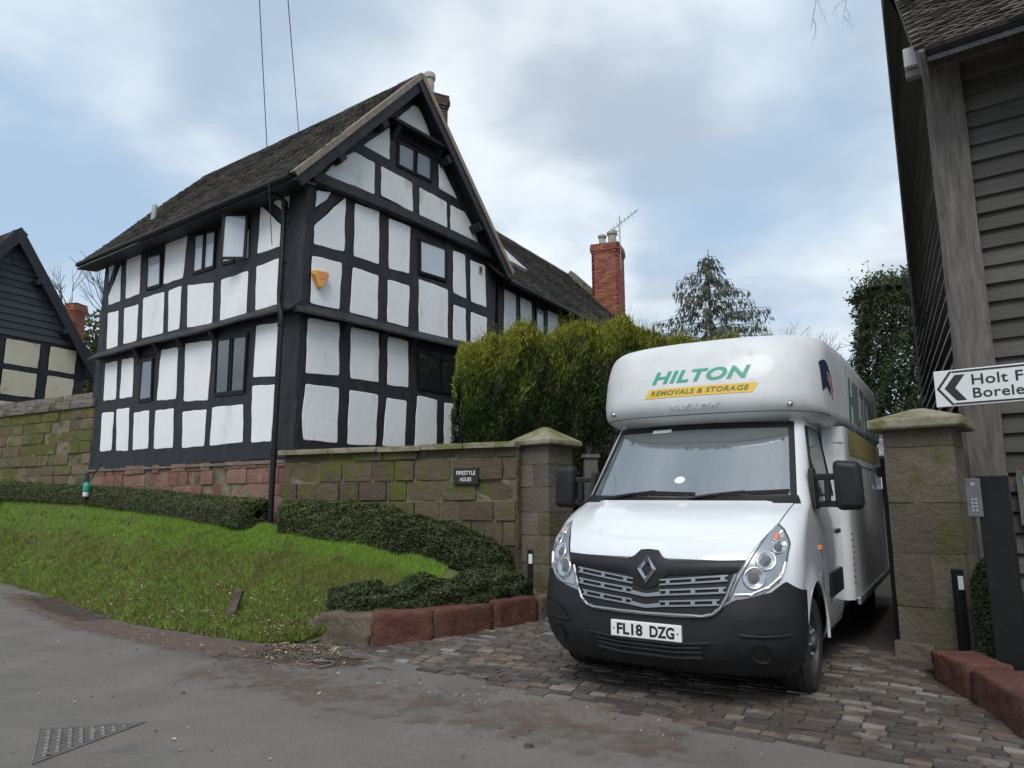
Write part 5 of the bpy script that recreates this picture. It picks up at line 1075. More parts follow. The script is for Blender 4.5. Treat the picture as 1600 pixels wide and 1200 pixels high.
def loft_same(name, A, B, m, off, parent, thick=.02, m_=6):
    mb = MB(); fine = lambda P: [tuple(Vector(P[i]).lerp(Vector(P[i + 1]), k / 4)) for i in range(len(P) - 1) for k in range(4)] + [P[-1]]
    A, B = fine(A), fine(B); rows = [[F(a[0] + (b[0] - a[0]) * t, a[1] + (b[1] - a[1]) * t, off + .012 * math.sin(math.pi * t)) for t in np.linspace(0, 1, m_)] for a, b in zip(A, B)]
    mb.grid(rows); mb.grid([[r[0] for r in rows], [F(*a, off - thick) for a in A]]); mb.grid([[r[-1] for r in rows], [F(*b, off - thick) for b in B]]); return smooth_angle(mb.obj(name, m, parent), 40)
band = loft_same('grille_band', bt, bb_, M_plastic, .030, van)
bdg = empty('badge'); bdg.parent = van
O4 = [(0, .968), (.078, .872), (0, .772), (-.078, .872)]; I4 = [(0, .918), (.034, .872), (0, .826), (-.034, .872)]; Rr = [((o_[0] + i_[0]) / 2, (o_[1] + i_[1]) / 2) for o_, i_ in zip(O4, I4)]
bdg_v = [F(*p, .050) for p in O4] + [F(*p, .072) for p in Rr] + [F(*p, .050) for p in I4]
MB().add(bdg_v, [(i, (i + 1) % 4, 4 + (i + 1) % 4, 4 + i) for i in range(4)] + [(4 + i, 4 + (i + 1) % 4, 8 + (i + 1) % 4, 8 + i) for i in range(4)]).obj('diamond', M_chrome, bdg)
# headlights
hlin = [(.55, .695), (.58, .745), (.615, .833), (.683, .958), (.73, 1.057), (.772, 1.145), (.807, 1.215)]
hlout = [(.56, .694), (.663, .716), (.777, .751), (.864, .824), (.906, .946), (.916, 1.069), (.902, 1.113), (.863, 1.176), (.812, 1.214)]
for sg in (-1, 1):
    A_ = [(sg * a, z) for a, z in hlin]; B_ = [(sg * a, z) for a, z in hlout]
    hl = ribbon('headlight', A_, B_, 22, M_trim, .002, m_=10); ribbon('housing', [(a + sg * .012, z) for a, z in A_], [(a - sg * .012, z - .004) for a, z in B_], 22, M_reflector, .006, hl, m_=10)
    for (ca, cz, rad, mm) in ((.715, .848, .070, M_reflector), (.783, .962, .062, M_reflector), (.850, 1.052, .042, M_reflector), (.832, 1.125, .036, M_amber)):
        rws = []
        for q, dd in ((1.12, .012), (1.0, .026), (.9, .022), (.55, .008), (.3, .006), (.22, .022), (0., .028)): rws.append([F(sg * (ca + rad * q * math.cos(t) * .9), cz + rad * q * math.sin(t), dd) for t in np.linspace(0, 2 * math.pi, 19)])
        MB().grid(rws[:4]).obj('lamp_ring', M_chrome, hl, True); MB().grid(rws[3:]).obj('bulb', M_amber if mm is M_amber else M_dkgrey, hl, True)
    path_tube('light_strip', [(sg * .60, .735), (sg * .70, .742), (sg * .80, .79), (sg * .868, .86), (sg * .89, .95)], .010, M_chrome, .014, hl)
    ribbon('lens', A_, B_, 22, G_lens, .016, hl, m_=10, bulge=.028)
# windscreen, frit, cowl, wipers
def wsx(z, k=1.): return float(np.interp(z, [1.37, 2.04], [.862, .772])) * k
zw = list(np.linspace(1.375, 2.035, 12))
for sg in (-1, 1): ribbon('screen_border', [(sg * (wsx(z) + .012), z) for z in zw], [(sg * (wsx(z) - .030), z) for z in zw], 12, M_trim, .008, m_=3)
ribbon('screen_border', [(-wsx(2.035), 2.03), (0, 2.045), (wsx(2.035), 2.03)], [(-wsx(2.0), 1.975), (0, 1.985), (wsx(2.0), 1.975)], 24, M_trim, .0085, m_=3)
ribbon('windscreen', [(-wsx(z), z) for z in zw], [(wsx(z), z) for z in zw], 14, G_screen, .006, m_=28)
ribbon('cowl', [(-.90, 1.345), (0, 1.345), (.90, 1.345)], [(-.875, 1.405), (0, 1.385), (.875, 1.405)], 30, M_plastic, .013, m_=3)
for pts in ([(-.643, 1.380), (-.236, 1.425), (.124, 1.415)], [(.177, 1.384), (.485, 1.425), (.812, 1.440)]):
    wp = path_tube('wiper', pts, .011, M_trim, .026, dense=8); path_tube('blade', [(pts[0][0] - .05, pts[0][1] - .0), (pts[1][0], pts[1][1] - .014), (pts[2][0] + .0, pts[2][1] - .012)], .008, M_rubber, .022, wp, dense=8)
    path_tube('arm', [(pts[1][0] - .40, 1.375), (pts[1][0] - .2, 1.405), (pts[1][0] + .02, pts[1][1] + .004)], .013, M_trim, .034, wp, dense=5)
MB().add([F(-.04 + .045 * math.cos(t), 1.53 + .03 * math.sin(t), .009) for t in np.linspace(0, 2 * math.pi, 16)[:-1]], [tuple(range(15))]).obj('sticker', M_plate, van)
ribbon('sun_strip', [(-.42, 1.995), (-.24, 2.0)], [(-.42, 1.965), (-.24, 1.97)], 4, M_signw, .010, m_=2)
# cab interior
M_dash = mat('dash_top', [(.14, .16, .175), (.22, .245, .27)], .7, 5)
MB().grid([[(-.84, .98, 1.36), (.84, .98, 1.36)], [(-.84, 1.05, 1.40), (.84, 1.05, 1.40)], [(-.86, 1.45, 1.34), (.86, 1.45, 1.34)], [(-.86, 1.48, .7), (.86, 1.48, .7)]]).obj('dashboard', M_dash, van)
for a in (-.52, .05, .5):
    s_ = MB().box(a - .22, a + .22, 1.85, 2.0, .9, 1.62).obj('seat', M_seat, van); bevel(s_, .05); bevel(MB().box(a - .12, a + .12, 1.88, 1.98, 1.64, 1.84).obj('headrest', M_seat, s_), .04)
MB().box(-.88, .88, 2.28, 2.34, .5, 2.08).obj('bulkhead', M_dash, van)
for (a_, y_, w_, d_, r_, mm) in ((-.30, 1.16, .20, .14, .2, M_plate), (-.12, 1.10, .14, .10, -.3, M_plate), (.30, 1.2, .3, .12, .1, M_signw)): q_ = MB().box(-w_ / 2, w_ / 2, -d_ / 2, d_ / 2, 0, .012).obj('paper', mm, van); q_.location = (a_, y_, 1.40); q_.rotation_euler = (R_(-8), 0, r_)
smooth_angle(lathe([(.0, 0), (.032, 0), (.042, .11), (.036, .11), (0, .10)], c=(.70, 1.14, 1.39)).obj('cup', M_red, van), 50)
tor = [[(-.44 + (.19 + .018 * math.cos(q)) * math.cos(t), 1.50 + .018 * math.sin(q) - (.19 * math.sin(t)) * .35, 1.42 + (.19 + .018 * math.cos(q)) * math.sin(t)) for q in np.linspace(0, 2 * math.pi, 7)] for t in np.linspace(0, 2 * math.pi, 25)]
MB().grid(tor).obj('steering_wheel', M_trim, van, True)
# number plate
pf = lambda u, v: (u, -.0445, v)
bevel(MB().box(-.26, .26, -.043, -.015, .414, .525).obj('number_plate', M_plate, van), .006); npv = bpy.data.objects[[o.name for o in van.children if o.name.startswith('number_plate')][0]]
lettering('FL18', pf, -.212, -.018, .430, .509, M_ink, npv, bold=.036); lettering('DZG', pf, .034, .212, .430, .509, M_ink, npv, bold=.036)
for a in (-.235, .235): MB().add([(a + .006 * math.cos(t), -.0446, .469 + .006 * math.sin(t)) for t in np.linspace(0, 6.283, 10)[:-1]], [tuple(range(9))]).obj('screw', M_ink, npv)
# sides: glass, doors, handles, flaps, mirrors
def side(sg, off=0.): return lambda y, z: (sg * (WW(z) + off), y, z)
for sg in (-1, 1):
    S_ = side(sg, .005); P_ = [(1.22, 1.42), (1.58, 1.98), (2.18, 1.98), (2.24, 1.42)]
    dm = MB(); ty = np.linspace(0, 1, 9); dm.grid([[S_(1.23 + .33 * t + (2.24 - .05 * t - 1.23 - .33 * t) * k, 1.42 + .55 * t) for k in np.linspace(0, 1, 6)] for t in ty]); dm.obj('door_window', G_van, van)
    fr = MB().tube([S_(1.20, 1.41), S_(1.56, 1.99), S_(2.20, 1.99), S_(2.25, 1.41), S_(1.20, 1.41)], .013, 5).obj('window_seal', M_trim, van)
    sd2 = side(sg, .0015); MB().tube([sd2(1.16, 1.36), sd2(1.24, 1.0), sd2(1.29, .62), sd2(1.34, .34)], .004, 4).obj('door_seam', M_trim, van); MB().tube([sd2(2.28, 1.95), sd2(2.28, .34)], .004, 4).obj('door_seam', M_trim, van)
    bevel(MB().box(sg * .985 - .022, sg * .985 + .022, 2.02, 2.20, 1.075, 1.115).obj('door_handle', M_trim, van), .01); bevel(MB().box(sg * .985 - .012, sg * .985 + .014, 1.18, 1.24, .985, 1.02).obj('side_indicator', M_amber, van), .004)
    bevel(MB().box(sg * .985 - .01, sg * .985 + .018, 1.55, 2.2, .58, .78).obj('rubbing_strip', M_plastic, van), .02)
    mr = empty('door_mirror'); mr.parent = van
    for z in (1.34, 1.55): bevel(MB().hexa([(sg * .95, 1.16, z - .025), (sg * 1.27, 1.10, z - .025), (sg * 1.27, 1.17, z - .025), (sg * .95, 1.24, z - .025), (sg * .95, 1.16, z + .025), (sg * 1.27, 1.10, z + .025), (sg * 1.27, 1.17, z + .025), (sg * .95, 1.24, z + .025)]).obj('arm', M_plastic, mr), .01)
    bevel(MB().hexa([(sg * .945, 1.10, 1.30), (sg * .99, 1.08, 1.30), (sg * .99, 1.30, 1.30), (sg * .945, 1.34, 1.30), (sg * .93, 1.16, 1.62), (sg * .97, 1.16, 1.62), (sg * .97, 1.28, 1.62), (sg * .93, 1.32, 1.62)]).obj('mount', M_plastic, mr), .01)
    hd = MB().hexa([(sg * 1.13, 1.06, 1.29), (sg * 1.33, 1.08, 1.30), (sg * 1.33, 1.20, 1.30), (sg * 1.13, 1.22, 1.29), (sg * 1.12, 1.06, 1.68), (sg * 1.32, 1.08, 1.66), (sg * 1.32, 1.20, 1.66), (sg * 1.12, 1.22, 1.68)]).obj('housing', M_plastic, mr); bevel(hd, .05, 4); smooth_angle(hd, 30)
    MB().add([(sg * 1.15, 1.225, 1.33), (sg * 1.30, 1.205, 1.33), (sg * 1.30, 1.205, 1.62), (sg * 1.15, 1.225, 1.62)], [(0, 1, 2, 3)]).obj('mirror_glass', M_chrome, mr)
    sp = MB(); sp.hexa([(sg * 1.05, 1.12, 1.36), (sg * 1.09, 1.12, 1.36), (sg * 1.09, 1.16, 1.36), (sg * 1.05, 1.16, 1.36), (sg * 1.05, 1.12, 1.53), (sg * 1.09, 1.12, 1.53), (sg * 1.09, 1.16, 1.53), (sg * 1.05, 1.16, 1.53)]); sp.obj('arm_strut', M_plastic, mr)
# wheels
def wheel(a, y, sg, parent, w=.215, r=.345):
    wh = empty('wheel'); wh.parent = parent; n = 36
    def lat_(prof, m, nm):
        rows = [[(a + sg * x, y + q * math.cos(t), r + q * math.sin(t)) for t in np.linspace(0, 2 * math.pi, n + 1)] for x, q in prof]; return smooth_angle(MB().grid(rows).obj(nm, m, wh), 35)
    lat_([(-w / 2, .20), (-w / 2, .31), (-w / 2 + .03, r - .004), (-.07, r), (-.062, r - .012), (-.05, r), (-.01, r), (0, r - .012), (.01, r), (.05, r), (.062, r - .012), (.07, r), (w / 2 - .03, r - .004), (w / 2, .31), (w / 2 + .004, .26), (w / 2 - .004, .215)], M_rubber, 'tyre')
    lat_([(w / 2 - .004, .216), (w / 2 - .01, .205), (w / 2 - .05, .195), (w / 2 - .055, .15), (w / 2 - .02, .11), (w / 2 - .015, .06), (w / 2 + .01, .055), (w / 2 + .012, 0)], M_rim, 'rim')
    for k in range(6): t = k * math.pi / 3; MB().tube([(a + sg * (w / 2 - .03), y + .085 * math.cos(t), r + .085 * math.sin(t)), (a + sg * (w / 2 - .005), y + .085 * math.cos(t), r + .085 * math.sin(t))], .012, 6).obj('wheel_nut', M_alu, wh)
for sg in (-1, 1):
    wheel(sg * .85, ARC_Y, sg, van); wheel(sg * .88, 4.52, sg, van)
    wa = MB().grid([[(sg * x, ARC_Y + (ARC_R - .01) * math.cos(t), ARC_Z + (ARC_R - .01) * math.sin(t)) for t in np.linspace(-.2, math.pi + .2, 20)] for x in (.50, .955)]).obj('wheel_arch_liner', M_trim, van)
    MB().tube([(sg * (WW(.6) + .02), ARC_Y + (ARC_R + .004) * math.cos(t), ARC_Z + (ARC_R + .004) * math.sin(t)) for t in np.linspace(-.1, 2.2, 16)], .012, 5).obj('arch_trim', M_white, van)
MB().box(-.62, .62, .35, 2.4, .30, .62).obj('underbody_block', M_trim, van); MB().box(-.80, .80, 2.42, 5.9, .28, .52).obj('underbody_block', M_trim, van); MB().box(-.92, .92, 1.35, 2.42, .26, .36).obj('sill', M_trim, van)  # dark underbody boxes added to block light beneath the van
# box body with its nose over the cab
LY = table([(2.04,.26),(2.07,.15),(2.11,.06),(2.17,.01),(2.25,.0),(2.4,.03),(2.5,.06),(2.6,.11),(2.7,.175),(2.77,.25),(2.82,.35),(2.855,.50),(2.885,.85)], .014)
LWt = table([(2.04,.94),(2.07,.98),(2.12,1.025),(2.6,1.025),(2.74,1.02),(2.82,1.0),(2.86,.965),(2.885,.89)], .010)
LN = 2.8
def FL(a, z, off=0.):
    w = LWt(z); r = min(abs(a) / w, .9999); return (a, 1.15 + LY(z) + .74 * (1 - (1 - r ** LN) ** (1 / LN)) - off, z + off * .3)
def planL(z, ph, rear=6.):
    w = LWt(z); return (w * math.copysign(abs(math.sin(ph)) ** (2 / LN), ph), 1.15 + LY(z) + .74 * (1 - abs(math.cos(ph)) ** (2 / LN)), z)
mb = MB(); zl_ = [2.04, 2.05, 2.06, 2.075, 2.09, 2.11, 2.14, 2.17, 2.21, 2.25, 2.3, 2.35, 2.4, 2.45, 2.5, 2.55, 2.6, 2.65, 2.7, 2.74, 2.77, 2.80, 2.82, 2.84, 2.855, 2.868, 2.878, 2.885]
PL = np.radians(np.concatenate([np.linspace(-90, -45, 16), np.linspace(-40, 40, 15), np.linspace(45, 90, 16)]))
rows = []
for z in zl_:
    c = [planL(z, p) for p in PL]; rows.append([(c[0][0] - k_, y_, z) for k_, y_ in ((.04, 6.), (.04, 4.), (.036, 2.9))] + c + [(c[-1][0] + k_, y_, z) for k_, y_ in ((.036, 2.9), (.04, 4.), (.04, 6.))])
mb.grid(rows); t_ = rows[-1]; mid = len(t_) // 2
mb.grid([t_[:mid + 1], t_[:mid:-1] + [t_[mid]]] if len(t_) % 2 == 0 else [t_[:mid + 1], t_[:mid - 1:-1]])
b_ = rows[0]; mb.grid([b_[:mid + 1], b_[:mid - 1:-1]])
mb.add([rows[0][0], rows[0][-1], rows[-1][-1], rows[-1][0]], [(0, 1, 2, 3)])
luton = smooth_angle(mb.obj('box_nose', M_luton, van), 60)
MB().tube([(planL(2.112, p)[0] * 1.001, planL(2.112, p)[1] - .001, 2.112) for p in PL], .0045, 4).obj('moulding_joint', M_greybox, luton)
for sg in (-1, 1): MB().tube([(sg * (LWt(z) + .0355), 2.9, z) for z in (2.1, 2.4, 2.6, 2.7, 2.76)], .004, 4).obj('panel_joint', M_greybox, luton)
rr = .10; sec = []
for cx, cy, a0 in ((1.06 - rr, 2.40 + rr, -90), (1.06 - rr, 6. - rr, 0), (-1.06 + rr, 6. - rr, 90), (-1.06 + rr, 2.40 + rr, 180)):
    for t in np.linspace(0, 90, 6): sec.append((cx + rr * math.cos(R_(a0 + t)), cy + rr * math.sin(R_(a0 + t))))
lb = MB().grid([[(x, y, z) for x, y in sec + [sec[0]]] for z in (.46, .50, 2.055)]); lb.f.append(tuple(range(len(sec), -1, -1))); lbox = smooth_angle(lb.obj('box_body', M_luton, van), 60)
MB().tube([(1.062, 2.5, 1.72), (1.062, 6., 1.72)], .004, 4).obj('panel_joint', M_greybox, lbox); MB().tube([(.96, 2.399, 1.90), (1.03, 2.412, 1.90), (1.061, 2.5, 1.90)], .004, 4).obj('panel_joint', M_greybox, lbox)
for y in (3.3, 4.2, 5.1): MB().box(1.057, 1.064, y, y + .012, .5, 2.6).obj('side_joint', M_greybox, lbox)
bevel(MB().box(1.05, 1.085, 2.6, 5.9, .40, .47).obj('skirt_rail', M_alu, lbox), .01); bevel(MB().box(-1.085, -1.05, 2.6, 5.9, .40, .47).obj('skirt_rail', M_alu, lbox), .01)
for k in range(9): MB().tube([(1.0, 2.46 + .0, .62 + k * .055), (1.065, 2.50, .62 + k * .055)], .016, 6).obj('step_tread', M_greybox, lbox)
for sg in (-1, 1):
    ml = empty('marker_light'); ml.parent = van; c = FL(sg * .80, 2.166, .0); MB().tube([c, (c[0], c[1] - .012, c[2])], .026, 12).obj('bezel', M_greybox, ml); rws = [[(c[0] + .02 * q * math.cos(t), c[1] - .012 - .014 * math.sqrt(max(0, 1 - q * q)), c[2] + .02 * q * math.sin(t)) for t in np.linspace(0, 6.2832, 11)] for q in (1., .7, .35, 0.)]; MB().grid(rws).obj('lens', M_chrome, ml, True)
FLo = lambda u, v: FL(u, v, .003)
lettering('HILTON', FLo, -.36, .515, 2.398, 2.517, M_green, luton, shear=.28, bold=.035, spacing=1.08)
ban = MB().grid([[FL(-.425 + .045 * t + (.955) * s, 2.270 + .083 * t, .0025) for s in np.linspace(0, 1, 24)] for t in (0, .5, 1)]).obj('banner', M_yellow, luton)
lettering('REMOVALS & STORAGE', lambda u, v: FL(u, v, .0055), -.365, .505, 2.290, 2.336, M_dgreen, ban, shear=.25, bold=.02, spacing=1.1)
lettering('MAXI-LOW', lambda u, v: FL(u, v, .014), -.195, .255, 2.142, 2.196, M_luton, luton, shear=.2, bold=.03, spacing=1.1, base=lambda u, v: FL(u, v, -.004))
lettering('HILTON', lambda u, v: (1.069, u, v), 2.95, 5.4, 2.15, 2.62, M_sidegreen, luton, shear=.2, bold=.02); MB().add([(1.0635, 2.7, 1.80), (1.0635, 5.5, 1.80), (1.0635, 5.5, 2.05), (1.0635, 2.7, 2.05)], [(0, 1, 2, 3)]).obj('banner', M_sideyellow, lbox)
# flag graphic on the side of the nose
def side_nose(y, z, off=.004):
    w = LWt(z); D = (y - 1.15 - LY(z)) / .74; a = w * (1 - max(0, 1 - min(D, 1)) ** LN) ** (1 / LN); return (a + off, y, z)
fg = MB(); fg.grid([[side_nose(1.66 + .62 * s, 2.30 + .05 * math.sin(s * 6) + (.26 - .05 * s) * t) for s in np.linspace(0, 1, 12)] for t in np.linspace(0, 1, 5)]); fgo = fg.obj('flag_graphic', M_navy, luton)
for (s0, s1, t0, t1, mm) in ((.30, 1., .35, .62, M_plate), (.56, .74, 0, 1, M_plate), (.30, 1., .43, .54, M_red), (.61, .69, 0, 1, M_red)):
    MB().grid([[side_nose(1.66 + .62 * (s0 + (s1 - s0) * s), 2.30 + .05 * math.sin((s0 + (s1 - s0) * s) * 6) + (.26 - .05 * (s0 + (s1 - s0) * s)) * (t0 + (t1 - t0) * t), .006 if mm is M_plate else .008) for s in np.linspace(0, 1, 8)] for t in np.linspace(0, 1, 4)]).obj('flag_cross', mm, fgo)

# ------------------------------------------------------------------ hedges, shrubs, trees
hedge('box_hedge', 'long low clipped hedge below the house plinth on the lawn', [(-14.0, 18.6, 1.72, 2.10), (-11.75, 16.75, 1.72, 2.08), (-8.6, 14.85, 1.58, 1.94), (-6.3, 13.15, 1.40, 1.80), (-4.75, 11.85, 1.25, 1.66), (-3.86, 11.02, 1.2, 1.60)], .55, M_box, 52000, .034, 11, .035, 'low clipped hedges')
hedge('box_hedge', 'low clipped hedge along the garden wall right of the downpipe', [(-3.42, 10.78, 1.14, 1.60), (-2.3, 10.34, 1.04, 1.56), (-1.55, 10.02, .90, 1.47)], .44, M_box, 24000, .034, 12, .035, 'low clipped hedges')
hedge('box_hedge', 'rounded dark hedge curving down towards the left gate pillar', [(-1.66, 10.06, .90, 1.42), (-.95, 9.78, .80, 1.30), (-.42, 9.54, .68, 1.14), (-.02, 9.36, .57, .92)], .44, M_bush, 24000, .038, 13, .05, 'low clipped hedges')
hedge('spreading_shrub', 'low dark spreading shrub above the red kerb stones', [(-2.0, 8.10, .36, .56), (-1.45, 7.98, .40, .66), (-.75, 8.22, .43, .72), (-.15, 8.70, .44, .74), (.14, 8.95, .44, .70)], .54, M_bush, 36000, .036, 14, .06, None, .8)
hedge('shrub', 'small dark upright shrub between right pillar and entry post', [(3.80, 6.08, .12, .95), (3.95, 5.98, .12, 1.1), (4.10, 5.9, .12, .9)], .34, M_bush, 9000, .032, 15, .05, None, .8)
hedge('shrub', 'variegated bush at the right edge beyond the entry post', [(4.0, 5.45, .12, .7), (4.25, 5.3, .12, .8), (4.5, 5.1, .12, .7)], .4, M_ivy, 9000, .032, 16, .06, None, .8)
# golden-topped yew
def yew(name, label, p0, p1, z0, ztop, width, n, seed):
    g = np.random.default_rng(seed); p0, p1 = np.array(p0), np.array(p1); d = p1 - p0; L_ = np.linalg.norm(d); d = d / L_; nf = np.array([d[1], -d[0]]); root = empty(name, (p0[0], p0[1], z0)); off = np.array([p0[0], p0[1], z0])
    def top(l): return np.interp(l, [t[0] for t in ztop], [t[1] for t in ztop]) + .17 * wob(l * 2.3, l * 1.1) + .09 * wob(l * 7., 3.)
    def surf(l, th, sh):
        ct, st = np.cos(th), np.sin(th); zt = top(l); e_ = np.clip(np.minimum(l, L_ - l) / .55, 0, 1); endr = np.sqrt(np.clip(1 - (1 - e_) ** 2.6, 0, 1)); cx = np.sign(ct) * np.abs(ct) ** .45; cz = np.abs(st) ** .45
        lm = .16 * wob(l * 3., ct * 2 + st * 4, st * 5) + .09 * wob(l * 9, st * 14, ct * 5); hw = (width / 2 + lm - sh) * (.04 + .96 * endr); z = z0 + cz * (zt - z0 - sh + lm) * (.93 + .07 * endr)
        x = p0[0] + d[0] * l + nf[0] * cx * hw; y = p0[1] + d[1] * l + nf[1] * cx * hw; return np.stack([x, y, z], -1), np.stack([nf[0] * ct, nf[1] * ct, st], -1)
    l = np.concatenate([g.uniform(0, L_, n), g.uniform(0, .3, n // 8)]); m_ = len(l); u_ = g.random(m_); c_ = g.random(m_); th = np.where(u_ < .58, np.arcsin(c_ ** 2.2), np.where(u_ < .66, np.pi - np.arcsin(c_ ** 2.2), np.arccos(np.sign(c_ - .5) * np.abs(2 * c_ - 1) ** 2.2))); sh = np.abs(g.normal(0, .07, m_)) - .03
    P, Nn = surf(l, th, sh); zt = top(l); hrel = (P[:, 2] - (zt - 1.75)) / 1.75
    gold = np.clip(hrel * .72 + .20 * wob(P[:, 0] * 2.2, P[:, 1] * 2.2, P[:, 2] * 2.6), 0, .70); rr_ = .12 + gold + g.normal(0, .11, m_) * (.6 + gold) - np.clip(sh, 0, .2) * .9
    # yew sprays: elongated, leaning up and out
    A = Nn * .55 + g.normal(0, .45, (m_, 3)); A[:, 2] += .75; A /= np.linalg.norm(A, axis=1)[:, None]; B = np.cross(A, g.normal(0, 1, (m_, 3))); B /= np.linalg.norm(B, axis=1)[:, None] + 1e-9
    s = (.085 * g.uniform(.5, 1.4, m_))[:, None]; V = np.zeros((m_, 4, 3)); V[:, 0] = P - A * s * .4; V[:, 1] = P + B * s * .17; V[:, 2] = P + A * s * .8; V[:, 3] = P - B * s * .17
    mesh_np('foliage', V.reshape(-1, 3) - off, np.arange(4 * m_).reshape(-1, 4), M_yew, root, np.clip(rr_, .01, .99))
    k = 2600; l = g.uniform(0, L_, k); th = g.uniform(.5, 1.9, k); P, Nn = surf(l, th, 0 * l); A = Nn * .3 + g.normal(0, .25, (k, 3)); A[:, 2] += 1.; A /= np.linalg.norm(A, axis=1)[:, None]; ln = g.uniform(.10, .38, k); VV = []; RR = []
    for q in range(9):
        t = (q + .5) / 9; c = P + A * (ln * t)[:, None]; B = np.cross(A, g.normal(0, 1, (k, 3))); B /= np.linalg.norm(B, axis=1)[:, None] + 1e-9; w = (.045 * (1 - t * .6)); T = (A * .8 + B); 
        v = np.zeros((k, 4, 3)); v[:, 0] = c; v[:, 1] = c + T * w * .5 + np.cross(A, B) * .008; v[:, 2] = c + T * w; v[:, 3] = c + T * w * .5 - np.cross(A, B) * .008; VV.append(v.reshape(-1, 3)); RR.append(np.clip(.30 + .5 * np.clip((P[:, 2] - (top(l) - 1.2)) / 1.2, 0, 1) + g.normal(0, .1, k), .05, .99))
    VV = np.concatenate(VV) - off; mesh_np('shoots', VV, np.arange(len(VV)).reshape(-1, 4), M_yew, root, np.concatenate(RR))
    ls = np.linspace(.3, L_ - .3, 40); ths = np.linspace(0, np.pi, 15); MB().grid([[tuple(v - off) for v in surf(np.full(15, a), ths, np.full(15, .16))[0]] for a in ls]).obj('inner_growth', M_bark, root, True)
    return tag(root, label, 'hedge')
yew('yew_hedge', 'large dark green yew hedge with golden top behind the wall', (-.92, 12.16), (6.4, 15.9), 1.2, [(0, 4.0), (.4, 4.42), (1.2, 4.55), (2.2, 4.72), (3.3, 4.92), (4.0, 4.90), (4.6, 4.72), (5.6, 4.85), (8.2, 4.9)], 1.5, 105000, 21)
def ivy_mass(name, label, c, rx, ry, z0, z1, n, leaf, seed, m, cat):
    g = np.random.default_rng(seed); root = empty(name, (c[0], c[1], z0)); t = g.uniform(0, 2 * np.pi, n); v = g.uniform(.42, 1.06, n); lm = 1 + .24 * wob(np.cos(t) * 3, np.sin(t) * 3, v * 7) + .14 * wob(np.cos(t) * 9, np.sin(t) * 9, v * 21)
    k = (1 - .05 * v) * np.ones(n); tp = g.random(n) < .16; v = np.where(tp, 1.0 + .03 * wob(np.cos(t) * 5, np.sin(t) * 5) + np.abs(g.normal(0, .035, n)), np.clip(v, 0, 1.0)); k = np.where(tp, k * np.sqrt(g.random(n)), k); q = 1 - np.abs(g.normal(0, .14, n)) + .07 + .10 * (g.random(n) < .03); P = np.stack([rx * k * lm * q * np.cos(t), ry * k * lm * q * np.sin(t), (z1 - z0) * v], -1)
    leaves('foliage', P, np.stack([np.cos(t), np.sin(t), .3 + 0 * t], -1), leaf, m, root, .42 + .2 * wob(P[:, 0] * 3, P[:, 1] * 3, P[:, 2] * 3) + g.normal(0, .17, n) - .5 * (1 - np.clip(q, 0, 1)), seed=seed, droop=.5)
    MB().tube([(.45, 0, 0), (.4, 0, (z1 - z0) * .5), (.1, .05, (z1 - z0) * .9)], [.24, .2, .08], 8).obj('trunk', M_bark, root)
    tw = MB()
    for i in range(70):
        a = g.uniform(0, 6.28); zz_ = (z1 - z0) * g.uniform(.55, 1.0); b = np.array([math.cos(a) * rx * .8, math.sin(a) * ry * .8, zz_]); tw.tube([b, b + np.array([math.cos(a) * .25, math.sin(a) * .25, g.uniform(.1, .5)]), b + np.array([math.cos(a) * .35 + g.normal(0, .1), math.sin(a) * .35, g.uniform(.3, .7)])], [.012, .008, .003], 4)
    tw.obj('twigs', M_bark, root); return tag(root, label, cat)
ivy_mass('ivy_covered_tree', 'tall ivy-clad tree trunk beside the weatherboarded barn', (8.85, 15.4), 1.05, 1.0, 1.2, 6.25, 46000, .075, 31, M_ivy, 'tree')
